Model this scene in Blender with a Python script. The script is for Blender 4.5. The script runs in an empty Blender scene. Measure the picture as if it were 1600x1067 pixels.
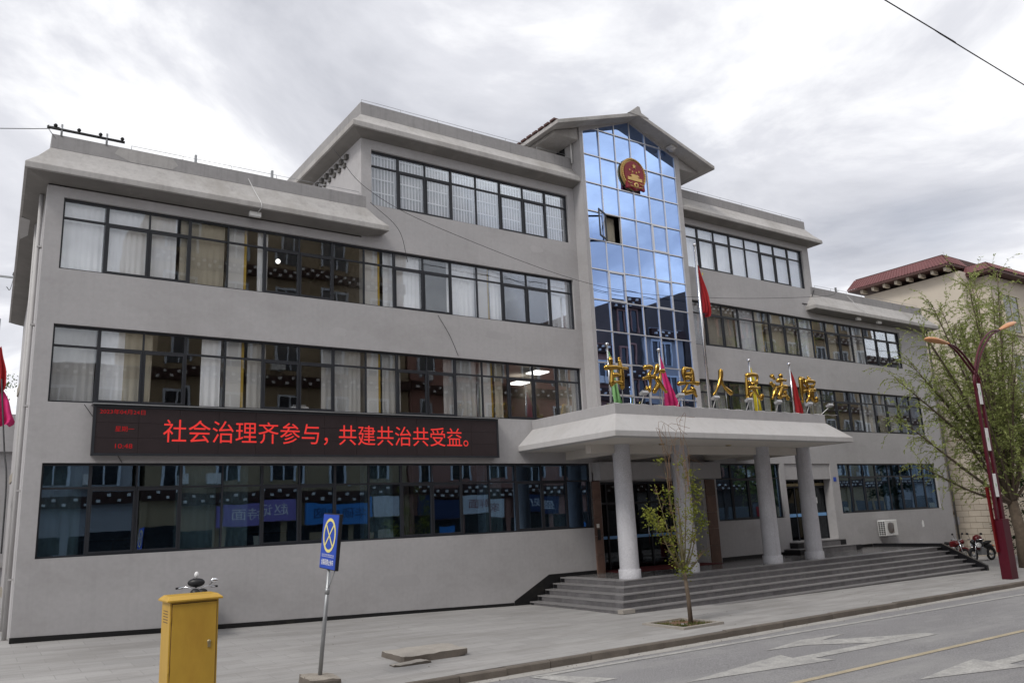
import bpy, bmesh, math, random
from mathutils import Vector, Matrix, noise as mnoise
R = math.radians
S = bpy.context.scene
COL = S.collection
rnd = random.Random(7)

# ------------------------------------------------------------------ camera, world, sun, exposure
cam = bpy.data.cameras.new('camera')
cam.sensor_width = 36.0
cam.lens = 1261.82 / 1600 * 36.0
cam.clip_end = 3000
camo = bpy.data.objects.new('camera', cam)
camo.location = (0.45007, -21.4725, 1.8617)
camo.rotation_euler = (R(102.39228), R(2.54741), R(-34.28391))
COL.objects.link(camo)
S.camera = camo

SUN_EL, SUN_AZ = R(48), R(-112)     # azimuth from +Y clockwise; the veiled sun stands to the left, a little in front of the facade
w = bpy.data.worlds.new('World'); S.world = w; w.use_nodes = True
nt = w.node_tree; nt.nodes.clear()
def wn(t, **k):
    n = nt.nodes.new(t)
    for a, b in k.items(): setattr(n, a, b)
    return n
out = wn('ShaderNodeOutputWorld'); bg = wn('ShaderNodeBackground'); bg.inputs[1].default_value = 0.1
sky = wn('ShaderNodeTexSky', sky_type='NISHITA', sun_disc=False, sun_elevation=SUN_EL, sun_rotation=SUN_AZ, air_density=1.0, dust_density=2.0)
tc = wn('ShaderNodeTexCoord')
sep = wn('ShaderNodeSeparateXYZ'); nt.links.new(tc.outputs['Generated'], sep.inputs[0])
mz = wn('ShaderNodeMath', operation='MAXIMUM'); mz.inputs[1].default_value = 0.0; nt.links.new(sep.outputs[2], mz.inputs[0])
az = wn('ShaderNodeMath', operation='ADD'); az.inputs[1].default_value = 0.22; nt.links.new(mz.outputs[0], az.inputs[0])
dx = wn('ShaderNodeMath', operation='DIVIDE'); nt.links.new(sep.outputs[0], dx.inputs[0]); nt.links.new(az.outputs[0], dx.inputs[1])
dy = wn('ShaderNodeMath', operation='DIVIDE'); nt.links.new(sep.outputs[1], dy.inputs[0]); nt.links.new(az.outputs[0], dy.inputs[1])
cmb = wn('ShaderNodeCombineXYZ'); nt.links.new(dx.outputs[0], cmb.inputs[0]); nt.links.new(dy.outputs[0], cmb.inputs[1])
n1 = wn('ShaderNodeTexNoise'); n1.inputs['Scale'].default_value = 1.5; n1.inputs['Detail'].default_value = 9; n1.inputs['Roughness'].default_value = 0.58; n1.inputs['Distortion'].default_value = 0.35
mp = wn('ShaderNodeMapping'); mp.inputs['Location'].default_value = (5.2801, 5.7952, -0.2694)
nt.links.new(cmb.outputs[0], mp.inputs[0]); nt.links.new(mp.outputs[0], n1.inputs[0])
n2 = wn('ShaderNodeTexNoise'); n2.inputs['Scale'].default_value = 0.8; n2.inputs['Detail'].default_value = 4
mp2 = wn('ShaderNodeMapping'); mp2.inputs['Location'].default_value = (7.3, 1.9, 5.0)
nt.links.new(cmb.outputs[0], mp2.inputs[0]); nt.links.new(mp2.outputs[0], n2.inputs[0])
cr = wn('ShaderNodeValToRGB')                      # cloud brightness (divided by the 0.1 strength)
cr.color_ramp.elements[0].position = 0.28; cr.color_ramp.elements[0].color = (4.6, 4.75, 5.3, 1)
cr.color_ramp.elements[1].position = 0.61; cr.color_ramp.elements[1].color = (13.0, 13.0, 13.0, 1)
e = cr.color_ramp.elements.new(0.46); e.color = (7.0, 7.1, 7.6, 1)
e = cr.color_ramp.elements.new(0.53); e.color = (9.2, 9.25, 9.5, 1)
nt.links.new(n1.outputs[0], cr.inputs[0])
cov = wn('ShaderNodeValToRGB')                     # a few thinner places where the sky shows through
cov.color_ramp.elements[0].position = 0.30; cov.color_ramp.elements[0].color = (0.80, 0.80, 0.80, 1)
cov.color_ramp.elements[1].position = 0.42; cov.color_ramp.elements[1].color = (1, 1, 1, 1)
nt.links.new(n2.outputs[0], cov.inputs[0])
mix = wn('ShaderNodeMix', data_type='RGBA')
nt.links.new(cov.outputs[0], mix.inputs['Factor']); nt.links.new(sky.outputs[0], mix.inputs['A']); nt.links.new(cr.outputs[0], mix.inputs['B'])
nt.links.new(mix.outputs['Result'], bg.inputs[0]); nt.links.new(bg.outputs[0], out.inputs[0])

sl = bpy.data.lights.new('sun', 'SUN'); sl.energy = 1.5; sl.angle = R(14); sl.color = (1.0, 0.96, 0.9)
so = bpy.data.objects.new('sun', sl); COL.objects.link(so)
sdir = Vector((math.sin(SUN_AZ) * math.cos(SUN_EL), math.cos(SUN_AZ) * math.cos(SUN_EL), math.sin(SUN_EL)))
so.rotation_euler = sdir.to_track_quat('Z', 'Y').to_euler(); so.location = (0, 0, 40)
vs = S.view_settings
vs.view_transform = 'Standard'; vs.look = 'None'; vs.exposure = 0.2; vs.gamma = 1.0; vs.use_curve_mapping = False
S.render.engine = 'CYCLES'
S.cycles.max_bounces = 8; S.cycles.transparent_max_bounces = 16; S.cycles.diffuse_bounces = 3

# ------------------------------------------------------------------ materials
MATS = {}
def newmat(name):
    m = bpy.data.materials.new(name); m.use_nodes = True; m.node_tree.nodes.clear(); MATS[name] = m
    return m, m.node_tree
def N(t, ty, **k):
    n = t.nodes.new(ty)
    for a, b in k.items(): setattr(n, a, b)
    return n
def pm(name, col, rough=0.8, var=0.12, scale=1.5, bump=0.0, bscale=60, metal=0.0, spec=0.35, stretch=(1, 1, 1), fine=0.0, fscale=90, dirt=None, rand=0.0, dscale=0.7, joints=None, streak=0.0):
    """procedural surface: base colour with two octaves of mottling, optional dirt patches, bump, and per-object variation"""
    m, t = newmat(name); L = t.links
    o = N(t, 'ShaderNodeOutputMaterial'); b = N(t, 'ShaderNodeBsdfPrincipled'); L.new(b.outputs[0], o.inputs[0])
    b.inputs['Roughness'].default_value = rough; b.inputs['Metallic'].default_value = metal; b.inputs['Specular IOR Level'].default_value = spec
    g = N(t, 'ShaderNodeNewGeometry'); mp = N(t, 'ShaderNodeMapping'); mp.inputs['Scale'].default_value = stretch; L.new(g.outputs['Position'], mp.inputs[0])
    a = N(t, 'ShaderNodeTexNoise'); a.inputs['Scale'].default_value = scale; a.inputs['Detail'].default_value = 6; a.inputs['Roughness'].default_value = 0.6; L.new(mp.outputs[0], a.inputs[0])
    r = N(t, 'ShaderNodeMapRange'); r.inputs[1].default_value = 0.25; r.inputs[2].default_value = 0.75; r.inputs[3].default_value = 1 - var; r.inputs[4].default_value = 1 + var; L.new(a.outputs[0], r.inputs[0])
    cur = r.outputs[0]
    if fine:
        f = N(t, 'ShaderNodeTexNoise'); f.inputs['Scale'].default_value = fscale; f.inputs['Detail'].default_value = 3; L.new(g.outputs['Position'], f.inputs[0])
        fr = N(t, 'ShaderNodeMapRange'); fr.inputs[1].default_value = 0.3; fr.inputs[2].default_value = 0.7; fr.inputs[3].default_value = 1 - fine; fr.inputs[4].default_value = 1 + fine; L.new(f.outputs[0], fr.inputs[0])
        mm = N(t, 'ShaderNodeMath', operation='MULTIPLY'); L.new(cur, mm.inputs[0]); L.new(fr.outputs[0], mm.inputs[1]); cur = mm.outputs[0]
    if rand:
        oi = N(t, 'ShaderNodeObjectInfo'); rr = N(t, 'ShaderNodeMapRange'); rr.inputs[3].default_value = 1 - rand; rr.inputs[4].default_value = 1 + rand; L.new(oi.outputs['Random'], rr.inputs[0])
        mm = N(t, 'ShaderNodeMath', operation='MULTIPLY'); L.new(cur, mm.inputs[0]); L.new(rr.outputs[0], mm.inputs[1]); cur = mm.outputs[0]
    if streak:          # rain streaks: noise drawn out vertically, fading in and out in patches
        sm_ = N(t, 'ShaderNodeMapping'); sm_.inputs['Scale'].default_value = (5.5, 5.5, 0.22); L.new(g.outputs['Position'], sm_.inputs[0])
        sn = N(t, 'ShaderNodeTexNoise'); sn.inputs['Scale'].default_value = 1.0; sn.inputs['Detail'].default_value = 5; sn.inputs['Roughness'].default_value = 0.65; L.new(sm_.outputs[0], sn.inputs[0])
        sr = N(t, 'ShaderNodeMapRange'); sr.inputs[1].default_value = 0.5; sr.inputs[2].default_value = 0.78; sr.inputs[3].default_value = 1.0; sr.inputs[4].default_value = 1 - streak; L.new(sn.outputs[0], sr.inputs[0])
        mm = N(t, 'ShaderNodeMath', operation='MULTIPLY'); L.new(cur, mm.inputs[0]); L.new(sr.outputs[0], mm.inputs[1]); cur = mm.outputs[0]
    if joints:          # hairline joints of the paving slabs
        bt = N(t, 'ShaderNodeTexBrick'); bt.inputs['Scale'].default_value = 1.0; bt.inputs['Brick Width'].default_value = joints[0]; bt.inputs['Row Height'].default_value = joints[1]; bt.inputs['Mortar Size'].default_value = 0.009; bt.inputs['Mortar Smooth'].default_value = 0.3
        bt.inputs['Color1'].default_value = (1, 1, 1, 1); bt.inputs['Color2'].default_value = (0.88, 0.88, 0.88, 1); bt.inputs['Mortar'].default_value = (joints[2],) * 3 + (1,)
        L.new(g.outputs['Position'], bt.inputs['Vector']); mm = N(t, 'ShaderNodeMath', operation='MULTIPLY'); L.new(cur, mm.inputs[0]); L.new(bt.outputs['Color'], mm.inputs[1]); cur = mm.outputs[0]
    hs = N(t, 'ShaderNodeVectorMath', operation='SCALE'); hs.inputs[0].default_value = col; L.new(cur, hs.inputs['Scale'])
    c = hs.outputs[0]
    if dirt:
        d = N(t, 'ShaderNodeTexNoise'); d.inputs['Scale'].default_value = dscale; d.inputs['Detail'].default_value = 8; d.inputs['Roughness'].default_value = 0.68
        dm = N(t, 'ShaderNodeMapping'); dm.inputs['Location'].default_value = (13, 5, 2); L.new(mp.outputs[0], dm.inputs[0]); L.new(dm.outputs[0], d.inputs[0])
        dr = N(t, 'ShaderNodeMapRange'); dr.inputs[1].default_value = dirt[3]; dr.inputs[2].default_value = dirt[3] + 0.2; dr.inputs[3].default_value = 0; dr.inputs[4].default_value = dirt[4]; L.new(d.outputs[0], dr.inputs[0])
        mx = N(t, 'ShaderNodeMix', data_type='RGBA'); L.new(dr.outputs[0], mx.inputs['Factor']); L.new(c, mx.inputs['A']); mx.inputs['B'].default_value = (dirt[0], dirt[1], dirt[2], 1); c = mx.outputs['Result']
    L.new(c, b.inputs['Base Color'])
    if bump:
        bn = N(t, 'ShaderNodeTexNoise'); bn.inputs['Scale'].default_value = bscale; bn.inputs['Detail'].default_value = 4; L.new(g.outputs['Position'], bn.inputs[0])
        bp = N(t, 'ShaderNodeBump'); bp.inputs['Strength'].default_value = bump; bp.inputs['Distance'].default_value = 0.02; L.new(bn.outputs[0], bp.inputs['Height']); L.new(bp.outputs[0], b.inputs['Normal'])
    return m
def glass(name, tint, refl_col, lo, hi, rough=0.0, wob=0.0):
    """window glass: clear/tinted pane, reflection rising with the grazing angle (Fresnel)"""
    m, t = newmat(name); L = t.links
    o = N(t, 'ShaderNodeOutputMaterial'); mx = N(t, 'ShaderNodeMixShader'); L.new(mx.outputs[0], o.inputs[0])
    tr = N(t, 'ShaderNodeBsdfTransparent'); tr.inputs[0].default_value = (*tint, 1)
    gl = N(t, 'ShaderNodeBsdfGlossy'); gl.inputs['Color'].default_value = (*refl_col, 1); gl.inputs['Roughness'].default_value = rough
    fr = N(t, 'ShaderNodeFresnel'); fr.inputs[0].default_value = 1.6
    mr = N(t, 'ShaderNodeMapRange'); mr.inputs[1].default_value = 0.05; mr.inputs[2].default_value = 0.6; mr.inputs[3].default_value = lo; mr.inputs[4].default_value = hi
    L.new(fr.outputs[0], mr.inputs[0]); L.new(mr.outputs[0], mx.inputs[0]); L.new(tr.outputs[0], mx.inputs[1]); L.new(gl.outputs[0], mx.inputs[2])
    if wob:
        g = N(t, 'ShaderNodeNewGeometry'); nn = N(t, 'ShaderNodeTexNoise'); nn.inputs['Scale'].default_value = 0.9; L.new(g.outputs['Position'], nn.inputs[0])
        bp = N(t, 'ShaderNodeBump'); bp.inputs['Strength'].default_value = wob; bp.inputs['Distance'].default_value = 0.05; L.new(nn.outputs[0], bp.inputs['Height']); L.new(bp.outputs[0], gl.inputs['Normal'])
    return m
def emit(name, col, st):
    m, t = newmat(name); o = N(t, 'ShaderNodeOutputMaterial'); e = N(t, 'ShaderNodeEmission'); e.inputs[0].default_value = (*col, 1); e.inputs[1].default_value = st; t.links.new(e.outputs[0], o.inputs[0]); return m
def leafmat(name, c1, c2):
    m, t = newmat(name); L = t.links
    o = N(t, 'ShaderNodeOutputMaterial'); mx = N(t, 'ShaderNodeMixShader'); mx.inputs[0].default_value = 0.3; L.new(mx.outputs[0], o.inputs[0])
    d = N(t, 'ShaderNodeBsdfDiffuse'); tl = N(t, 'ShaderNodeBsdfTranslucent'); L.new(d.outputs[0], mx.inputs[1]); L.new(tl.outputs[0], mx.inputs[2])
    g = N(t, 'ShaderNodeNewGeometry'); n = N(t, 'ShaderNodeTexNoise'); n.inputs['Scale'].default_value = 1.7; n.inputs['Detail'].default_value = 5; L.new(g.outputs['Position'], n.inputs[0])
    c = N(t, 'ShaderNodeMix', data_type='RGBA'); c.inputs['A'].default_value = (*c1, 1); c.inputs['B'].default_value = (*c2, 1)
    mr = N(t, 'ShaderNodeMapRange'); mr.inputs[1].default_value = 0.35; mr.inputs[2].default_value = 0.65; L.new(n.outputs[0], mr.inputs[0]); L.new(mr.outputs[0], c.inputs['Factor'])
    L.new(c.outputs['Result'], d.inputs[0]); L.new(c.outputs['Result'], tl.inputs[0])
    return m

pm('plaster_dark', (0.30, 0.292, 0.294), 0.9, 0.1, 0.6, 0.15, 140, stretch=(0.8, 1, 1.3), dirt=(0.37, 0.36, 0.355, 0.52, 0.6), spec=0.15, fine=0.05, fscale=9, streak=0.25)
pm('plaster', (0.41, 0.40, 0.406), 0.9, 0.085, 0.45, 0.15, 140, stretch=(0.8, 1, 1.3), dirt=(0.33, 0.318, 0.318, 0.5, 0.6), spec=0.15, fine=0.035, fscale=9, streak=0.07)
pm('plaster_eave', (0.41, 0.397, 0.388), 0.9, 0.1, 0.8, 0.2, 90, stretch=(1, 1, 0.5), dirt=(0.28, 0.265, 0.245, 0.48, 0.7), spec=0.15, fine=0.05, fscale=12, streak=0.2)
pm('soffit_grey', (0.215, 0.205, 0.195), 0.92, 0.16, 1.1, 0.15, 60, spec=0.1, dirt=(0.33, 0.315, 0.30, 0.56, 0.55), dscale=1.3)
pm('dark_concrete', (0.10, 0.095, 0.09), 0.9, 0.2, 4)
pm('plaster_light', (0.47, 0.46, 0.458), 0.88, 0.05, 1.2, 0.08, 120, dirt=(0.40, 0.38, 0.365, 0.5, 0.6), spec=0.15, streak=0.12)
pm('soffit_white', (0.58, 0.545, 0.50), 0.9, 0.06, 1.0, spec=0.15, dirt=(0.4, 0.36, 0.31, 0.6, 0.4))
pm('skirting', (0.012, 0.012, 0.013), 0.35, 0.3, 2, dirt=(0.09, 0.08, 0.06, 0.6, 0.5))
pm('frame', (0.022, 0.024, 0.03), 0.45, 0.15, 3)
pm('silver_frame', (0.62, 0.62, 0.64), 0.35, 0.06, 3, metal=0.6)
glass('glass_upper', (0.99, 0.995, 1.0), (0.88, 0.93, 1.0), 0.06, 0.42, wob=0.03)
glass('glass_ground', (0.58, 0.68, 0.75), (0.62, 0.82, 1.05), 0.17, 0.55, wob=0.03)
glass('glass_blue', (0.20, 0.28, 0.42), (0.39, 0.555, 0.92), 0.80, 0.95, wob=0.025)
glass('glass_door', (0.35, 0.36, 0.37), (0.8, 0.85, 0.9), 0.03, 0.4)
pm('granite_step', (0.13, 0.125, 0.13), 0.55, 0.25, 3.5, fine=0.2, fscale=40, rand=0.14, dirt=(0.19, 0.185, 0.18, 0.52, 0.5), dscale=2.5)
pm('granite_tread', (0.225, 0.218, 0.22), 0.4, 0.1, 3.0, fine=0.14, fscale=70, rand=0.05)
pm('granite_dark', (0.012, 0.012, 0.014), 0.3, 0.3, 4, fine=0.3)
pm('terrazzo_column', (0.50, 0.50, 0.53), 0.55, 0.09, 2.0, fine=0.2, fscale=45, streak=0.2)
pm('platform_tile', (0.14, 0.135, 0.135), 0.18, 0.15, 2.0, fine=0.15, rand=0.08)
pm('marble_brown', (0.15, 0.092, 0.072), 0.35, 0.25, 3.0, fine=0.15, rand=0.1)
pm('interior', (0.30, 0.27, 0.23), 0.9, 0.08, 1)
pm('interior_dark', (0.10, 0.085, 0.07), 0.9, 0.2, 1)
pm('pillar_white', (0.72, 0.70, 0.66), 0.8, 0.05, 2)
pm('yellow_trim', (0.55, 0.36, 0.05), 0.6, 0.1, 2)
pm('curtain_white', (0.90, 0.90, 0.90), 0.9, 0.05, 2)
pm('blind_pale', (0.46, 0.46, 0.46), 0.9, 0.08, 2)
pm('curtain_grey', (0.48, 0.47, 0.45), 0.9, 0.08, 2)
pm('curtain_tan', (0.46, 0.415, 0.325), 0.9, 0.1, 2)
pm('furniture', (0.11, 0.06, 0.035), 0.5, 0.25, 2)
pm('lamp_grey', (0.42, 0.42, 0.43), 0.4, 0.1, 5, metal=0.4)
pm('bar_white', (0.86, 0.86, 0.86), 0.5, 0.02, 2)
pm('white_metal', (0.74, 0.74, 0.73), 0.4, 0.05, 2)
pm('grey_metal', (0.33, 0.34, 0.35), 0.4, 0.12, 4, metal=0.6)
pm('steel', (0.66, 0.66, 0.67), 0.22, 0.05, 4, metal=1.0)
pm('gold', (0.45, 0.275, 0.06), 0.16, 0.08, 6, metal=1.0)
pm('gold_paint', (0.58, 0.39, 0.14), 0.4, 0.1, 6, metal=0.3)
pm('emblem_red', (0.22, 0.012, 0.022), 0.4, 0.1, 6)
pm('flag_red', (0.36, 0.016, 0.02), 0.75, 0.12, 5)
pm('flag_pink', (0.66, 0.035, 0.19), 0.75, 0.12, 5)
pm('flag_green', (0.26, 0.52, 0.22), 0.75, 0.12, 5)
pm('flag_yellow', (0.75, 0.62, 0.04), 0.75, 0.12, 5)
pm('led_black', (0.018, 0.012, 0.012), 0.5, 0.1, 4)
pm('led_screen', (0.026, 0.017, 0.019), 0.45, 0.12, 3, fine=0.1, fscale=40)
emit('led_red', (0.66, 0.04, 0.035), 1.0)
emit('led_red_dim', (0.30, 0.012, 0.014), 1.0)
emit('lamp_lit', (1.0, 0.97, 0.9), 2.2)
pm('yellow_paint', (0.50, 0.305, 0.045), 0.42, 0.14, 2.2, dirt=(0.32, 0.155, 0.025, 0.5, 0.55), stretch=(1, 1, 0.4))
pm('sign_blue', (0.022, 0.07, 0.42), 0.5, 0.08, 3)
pm('sign_yellow', (0.75, 0.66, 0.22), 0.5, 0.05, 3)
pm('sign_white', (0.8, 0.8, 0.8), 0.5, 0.03, 3)
pm('rubber', (0.016, 0.016, 0.017), 0.7, 0.2, 4)
pm('black_plastic', (0.018, 0.018, 0.02), 0.4, 0.2, 4)
pm('red_paint', (0.10, 0.006, 0.008), 0.3, 0.1, 4)
pm('chrome', (0.8, 0.8, 0.82), 0.1, 0.03, 4, metal=1.0)
pm('amber', (0.6, 0.16, 0.03), 0.3, 0.05, 4)
pm('lamp_maroon', (0.075, 0.004, 0.013), 0.4, 0.1, 2)
pm('lamp_red', (0.13, 0.004, 0.005), 0.4, 0.1, 2)
pm('lamp_orange', (0.58, 0.27, 0.12), 0.4, 0.08, 4)
pm('concrete', (0.30, 0.27, 0.235), 0.95, 0.2, 5, 0.6, 45, fine=0.2, fscale=60)
pm('concrete_slab', (0.33, 0.305, 0.275), 0.95, 0.12, 3, 0.4, 45, fine=0.12, fscale=60)
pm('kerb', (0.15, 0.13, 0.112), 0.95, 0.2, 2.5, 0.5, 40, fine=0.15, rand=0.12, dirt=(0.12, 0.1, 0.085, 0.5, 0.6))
pm('pavement', (0.34, 0.331, 0.324), 0.92, 0.13, 0.5, 0.2, 60, fine=0.07, fscale=50, stretch=(0.45, 1.8, 1), dirt=(0.225, 0.215, 0.205, 0.46, 0.75), dscale=0.8, joints=(0.9, 0.45, 0.74))
pm('asphalt', (0.235, 0.23, 0.235), 0.9, 0.09, 0.35, 0.5, 120, fine=0.3, fscale=38, stretch=(0.4, 1.2, 1), dirt=(0.315, 0.31, 0.305, 0.48, 0.75))
pm('gutter', (0.36, 0.345, 0.325), 0.95, 0.12, 1.2, 0.2, 60, fine=0.1, dirt=(0.25, 0.24, 0.23, 0.5, 0.5))
pm('road_white', (0.375, 0.367, 0.352), 0.85, 0.15, 3, fine=0.22, fscale=30, dirt=(0.25, 0.245, 0.245, 0.47, 0.85), dscale=4)
pm('road_yellow', (0.385, 0.33, 0.235), 0.85, 0.12, 3, fine=0.15, fscale=35, dirt=(0.27, 0.25, 0.22, 0.55, 0.7), dscale=3)
pm('earth', (0.17, 0.10, 0.065), 1.0, 0.3, 8, 0.6, 60)
pm('ground_far', (0.20, 0.19, 0.17), 1.0, 0.15, 0.05)
pm('bark', (0.13, 0.10, 0.075), 0.95, 0.3, 6, 0.6, 30)
pm('bark_green', (0.15, 0.13, 0.07), 0.95, 0.3, 6, 0.4, 30)
pm('twig', (0.20, 0.12, 0.07), 0.9, 0.2, 4)
leafmat('willow_leaf', (0.21, 0.26, 0.08), (0.36, 0.40, 0.15))
leafmat('sapling_leaf', (0.13, 0.16, 0.03), (0.26, 0.27, 0.06))
leafmat('far_leaf', (0.05, 0.09, 0.03), (0.11, 0.15, 0.05))
leafmat('conifer_leaf', (0.012, 0.028, 0.014), (0.03, 0.05, 0.022))
leafmat('grass_leaf', (0.07, 0.10, 0.03), (0.15, 0.16, 0.06))
pm('beige_block', (0.52, 0.46, 0.385), 0.9, 0.07, 2, rand=0.10, fine=0.05, dirt=(0.42, 0.35, 0.28, 0.55, 0.5))
pm('beige_wall', (0.57, 0.51, 0.43), 0.9, 0.07, 0.5, dirt=(0.45, 0.38, 0.30, 0.55, 0.4))
pm('beige_trim', (0.58, 0.52, 0.43), 0.9, 0.07, 2)
pm('mortar', (0.22, 0.17, 0.12), 0.95, 0.15, 4)
pm('tile_red', (0.15, 0.058, 0.06), 0.5, 0.15, 3, fine=0.15, rand=0.12)
pm('tile_dark', (0.09, 0.045, 0.04), 0.6, 0.2, 5)
pm('dark_window', (0.02, 0.022, 0.026), 0.15, 0.2, 2, spec=0.8)
pm('faded_paint', (0.45, 0.44, 0.47), 0.9, 0.2, 6)
pm('opp_tan', (0.34, 0.26, 0.16), 0.9, 0.12, 0.5)
pm('opp_grey', (0.34, 0.34, 0.35), 0.9, 0.1, 0.5)
pm('opp_pink', (0.36, 0.19, 0.15), 0.9, 0.12, 0.5)
pm('opp_dark', (0.07, 0.055, 0.05), 0.9, 0.2, 0.5)
pm('opp_band', (0.05, 0.022, 0.016), 0.7, 0.2, 2)
pm('shop_blue', (0.05, 0.24, 0.62), 0.5, 0.05, 2)
pm('shop_purple', (0.25, 0.20, 0.50), 0.5, 0.05, 2)
pm('shop_white', (0.62, 0.66, 0.70), 0.5, 0.05, 2)
pm('shop_navy', (0.02, 0.035, 0.10), 0.5, 0.05, 2)
pm('cable', (0.03, 0.03, 0.032), 0.7, 0.1, 2)
pm('cable_white', (0.6, 0.6, 0.6), 0.7, 0.1, 2)
pm('red_carpet', (0.09, 0.006, 0.008), 0.95, 0.2, 4)
pm('door_blue', (0.20, 0.42, 0.75), 0.5, 0.05, 2)
pm('brass', (0.40, 0.33, 0.2), 0.35, 0.1, 4, metal=0.7)

# ------------------------------------------------------------------ helpers
def world_loc(o):
    v = Vector((0, 0, 0))
    while o: v += o.location; o = o.parent
    return v
def tag(o, label=None, cat=None, group=None, kind=None):
    if label: o['label'] = label
    if cat: o['category'] = cat
    if group: o['group'] = group
    if kind: o['kind'] = kind
    return o
def thing(name, loc, label, cat, group=None, rz=0.0, kind=None):
    o = bpy.data.objects.new(name, None); o.empty_display_size = 0.2; o.location = loc; o.rotation_euler = (0, 0, rz); COL.objects.link(o)
    return tag(o, label, cat, group, kind)
class MB:
    def __init__(s): s.v = []; s.f = []; s.sm = []
    def add(s, vs, fs, smooth=False):
        b = len(s.v); s.v += [tuple(p) for p in vs]; s.f += [tuple(i + b for i in f) for f in fs]; s.sm += [smooth] * len(fs); return s
    def box(s, x0, x1, y0, y1, z0, z1):
        return s.add([(x0, y0, z0), (x1, y0, z0), (x1, y1, z0), (x0, y1, z0), (x0, y0, z1), (x1, y0, z1), (x1, y1, z1), (x0, y1, z1)],
                     [(0, 3, 2, 1), (4, 5, 6, 7), (0, 1, 5, 4), (1, 2, 6, 5), (2, 3, 7, 6), (3, 0, 4, 7)])
    def poly(s, pts, d=None):
        """flat polygon; with d extruded along vector d into a solid"""
        n = len(pts)
        if d is None: return s.add(pts, [tuple(range(n))])
        q = [tuple(Vector(p) + Vector(d)) for p in pts]
        return s.add(list(pts) + q, [tuple(range(n)), tuple(range(2 * n - 1, n - 1, -1))] + [(i, i + n, (i + 1) % n + n, (i + 1) % n) for i in range(n)])
    def tube(s, pts, rad, seg=8, caps=True, smooth=True):
        pts = [Vector(p) for p in pts]; n = len(pts)
        if not isinstance(rad, (list, tuple)): rad = [rad] * n
        rings = []; up = None
        for i, p in enumerate(pts):
            t = (pts[min(i + 1, n - 1)] - pts[max(i - 1, 0)])
            if t.length < 1e-9: t = Vector((0, 0, 1))
            t.normalize()
            if up is None or abs(up.dot(t)) > 0.99: up = Vector((0, 0, 1)) if abs(t.z) < 0.9 else Vector((1, 0, 0))
            a = t.cross(up).normalized(); b = a.cross(t).normalized(); up = b
            rings.append([p + (a * math.cos(2 * math.pi * k / seg) + b * math.sin(2 * math.pi * k / seg)) * rad[i] for k in range(seg)])
        vs = [v for r in rings for v in r]; fs = []
        for i in range(n - 1):
            for k in range(seg):
                fs.append((i * seg + k, i * seg + (k + 1) % seg, (i + 1) * seg + (k + 1) % seg, (i + 1) * seg + k))
        if caps: fs.append(tuple(range(seg - 1, -1, -1))); fs.append(tuple((n - 1) * seg + k for k in range(seg)))
        return s.add(vs, fs, smooth)
    def lathe(s, prof, c=(0, 0, 0), seg=24, axis='z'):
        vs = []; n = len(prof)
        for k in range(seg):
            a = 2 * math.pi * k / seg
            for r, z in prof:
                p = (r * math.cos(a), r * math.sin(a), z)
                if axis == 'y': p = (p[0], p[2], p[1])
                if axis == 'x': p = (p[2], p[0], p[1])
                vs.append((p[0] + c[0], p[1] + c[1], p[2] + c[2]))
        fs = [(k * n + i, ((k + 1) % seg) * n + i, ((k + 1) % seg) * n + i + 1, k * n + i + 1) for k in range(seg) for i in range(n - 1)]
        return s.add(vs, fs, True)
    def ell(s, c, r, seg=14, ring=8):
        prof = []
        vs = []; fs = []
        for i in range(ring + 1):
            th = math.pi * i / ring
            for k in range(seg):
                ph = 2 * math.pi * k / seg
                vs.append((c[0] + r[0] * math.sin(th) * math.cos(ph), c[1] + r[1] * math.sin(th) * math.sin(ph), c[2] + r[2] * math.cos(th)))
        for i in range(ring):
            for k in range(seg): fs.append((i * seg + k, i * seg + (k + 1) % seg, (i + 1) * seg + (k + 1) % seg, (i + 1) * seg + k))
        return s.add(vs, fs, True)
    def build(s, name, mat, parent=None, local=False, bevel=0.0, label=None, kind=None):
        off = Vector((0, 0, 0)) if (local or parent is None) else world_loc(parent)
        me = bpy.data.meshes.new(name)
        me.from_pydata([tuple(Vector(v) - off) for v in s.v], [], s.f)
        me.polygons.foreach_set('use_smooth', s.sm)
        if isinstance(mat, str): me.materials.append(MATS[mat])
        me.update()
        o = bpy.data.objects.new(name, me); COL.objects.link(o)
        if parent: o.parent = parent
        if bevel:
            bv = o.modifiers.new('bevel', 'BEVEL'); bv.width = bevel; bv.segments = 2; bv.limit_method = 'ANGLE'
        return tag(o, label, kind=kind)
CUBES = {}
def bx(name, x0, x1, y0, y1, z0, z1, mat, parent=None, label=None, bevel=True):
    """a box-shaped piece: shares one softly chamfered unit-cube mesh per material"""
    if mat not in CUBES:
        me = bpy.data.meshes.new('piece_' + mat); m = MB().box(-.5, .5, -.5, .5, -.5, .5); me.from_pydata(m.v, [], m.f); me.materials.append(MATS[mat]); CUBES[mat] = me
    o = bpy.data.objects.new(name, CUBES[mat]); COL.objects.link(o)
    off = Vector((0, 0, 0))
    if parent: off = world_loc(parent); o.parent = parent
    o.location = Vector(((x0 + x1) / 2, (y0 + y1) / 2, (z0 + z1) / 2)) - off
    o.scale = (x1 - x0, y1 - y0, z1 - z0)
    return tag(o, label)
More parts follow.
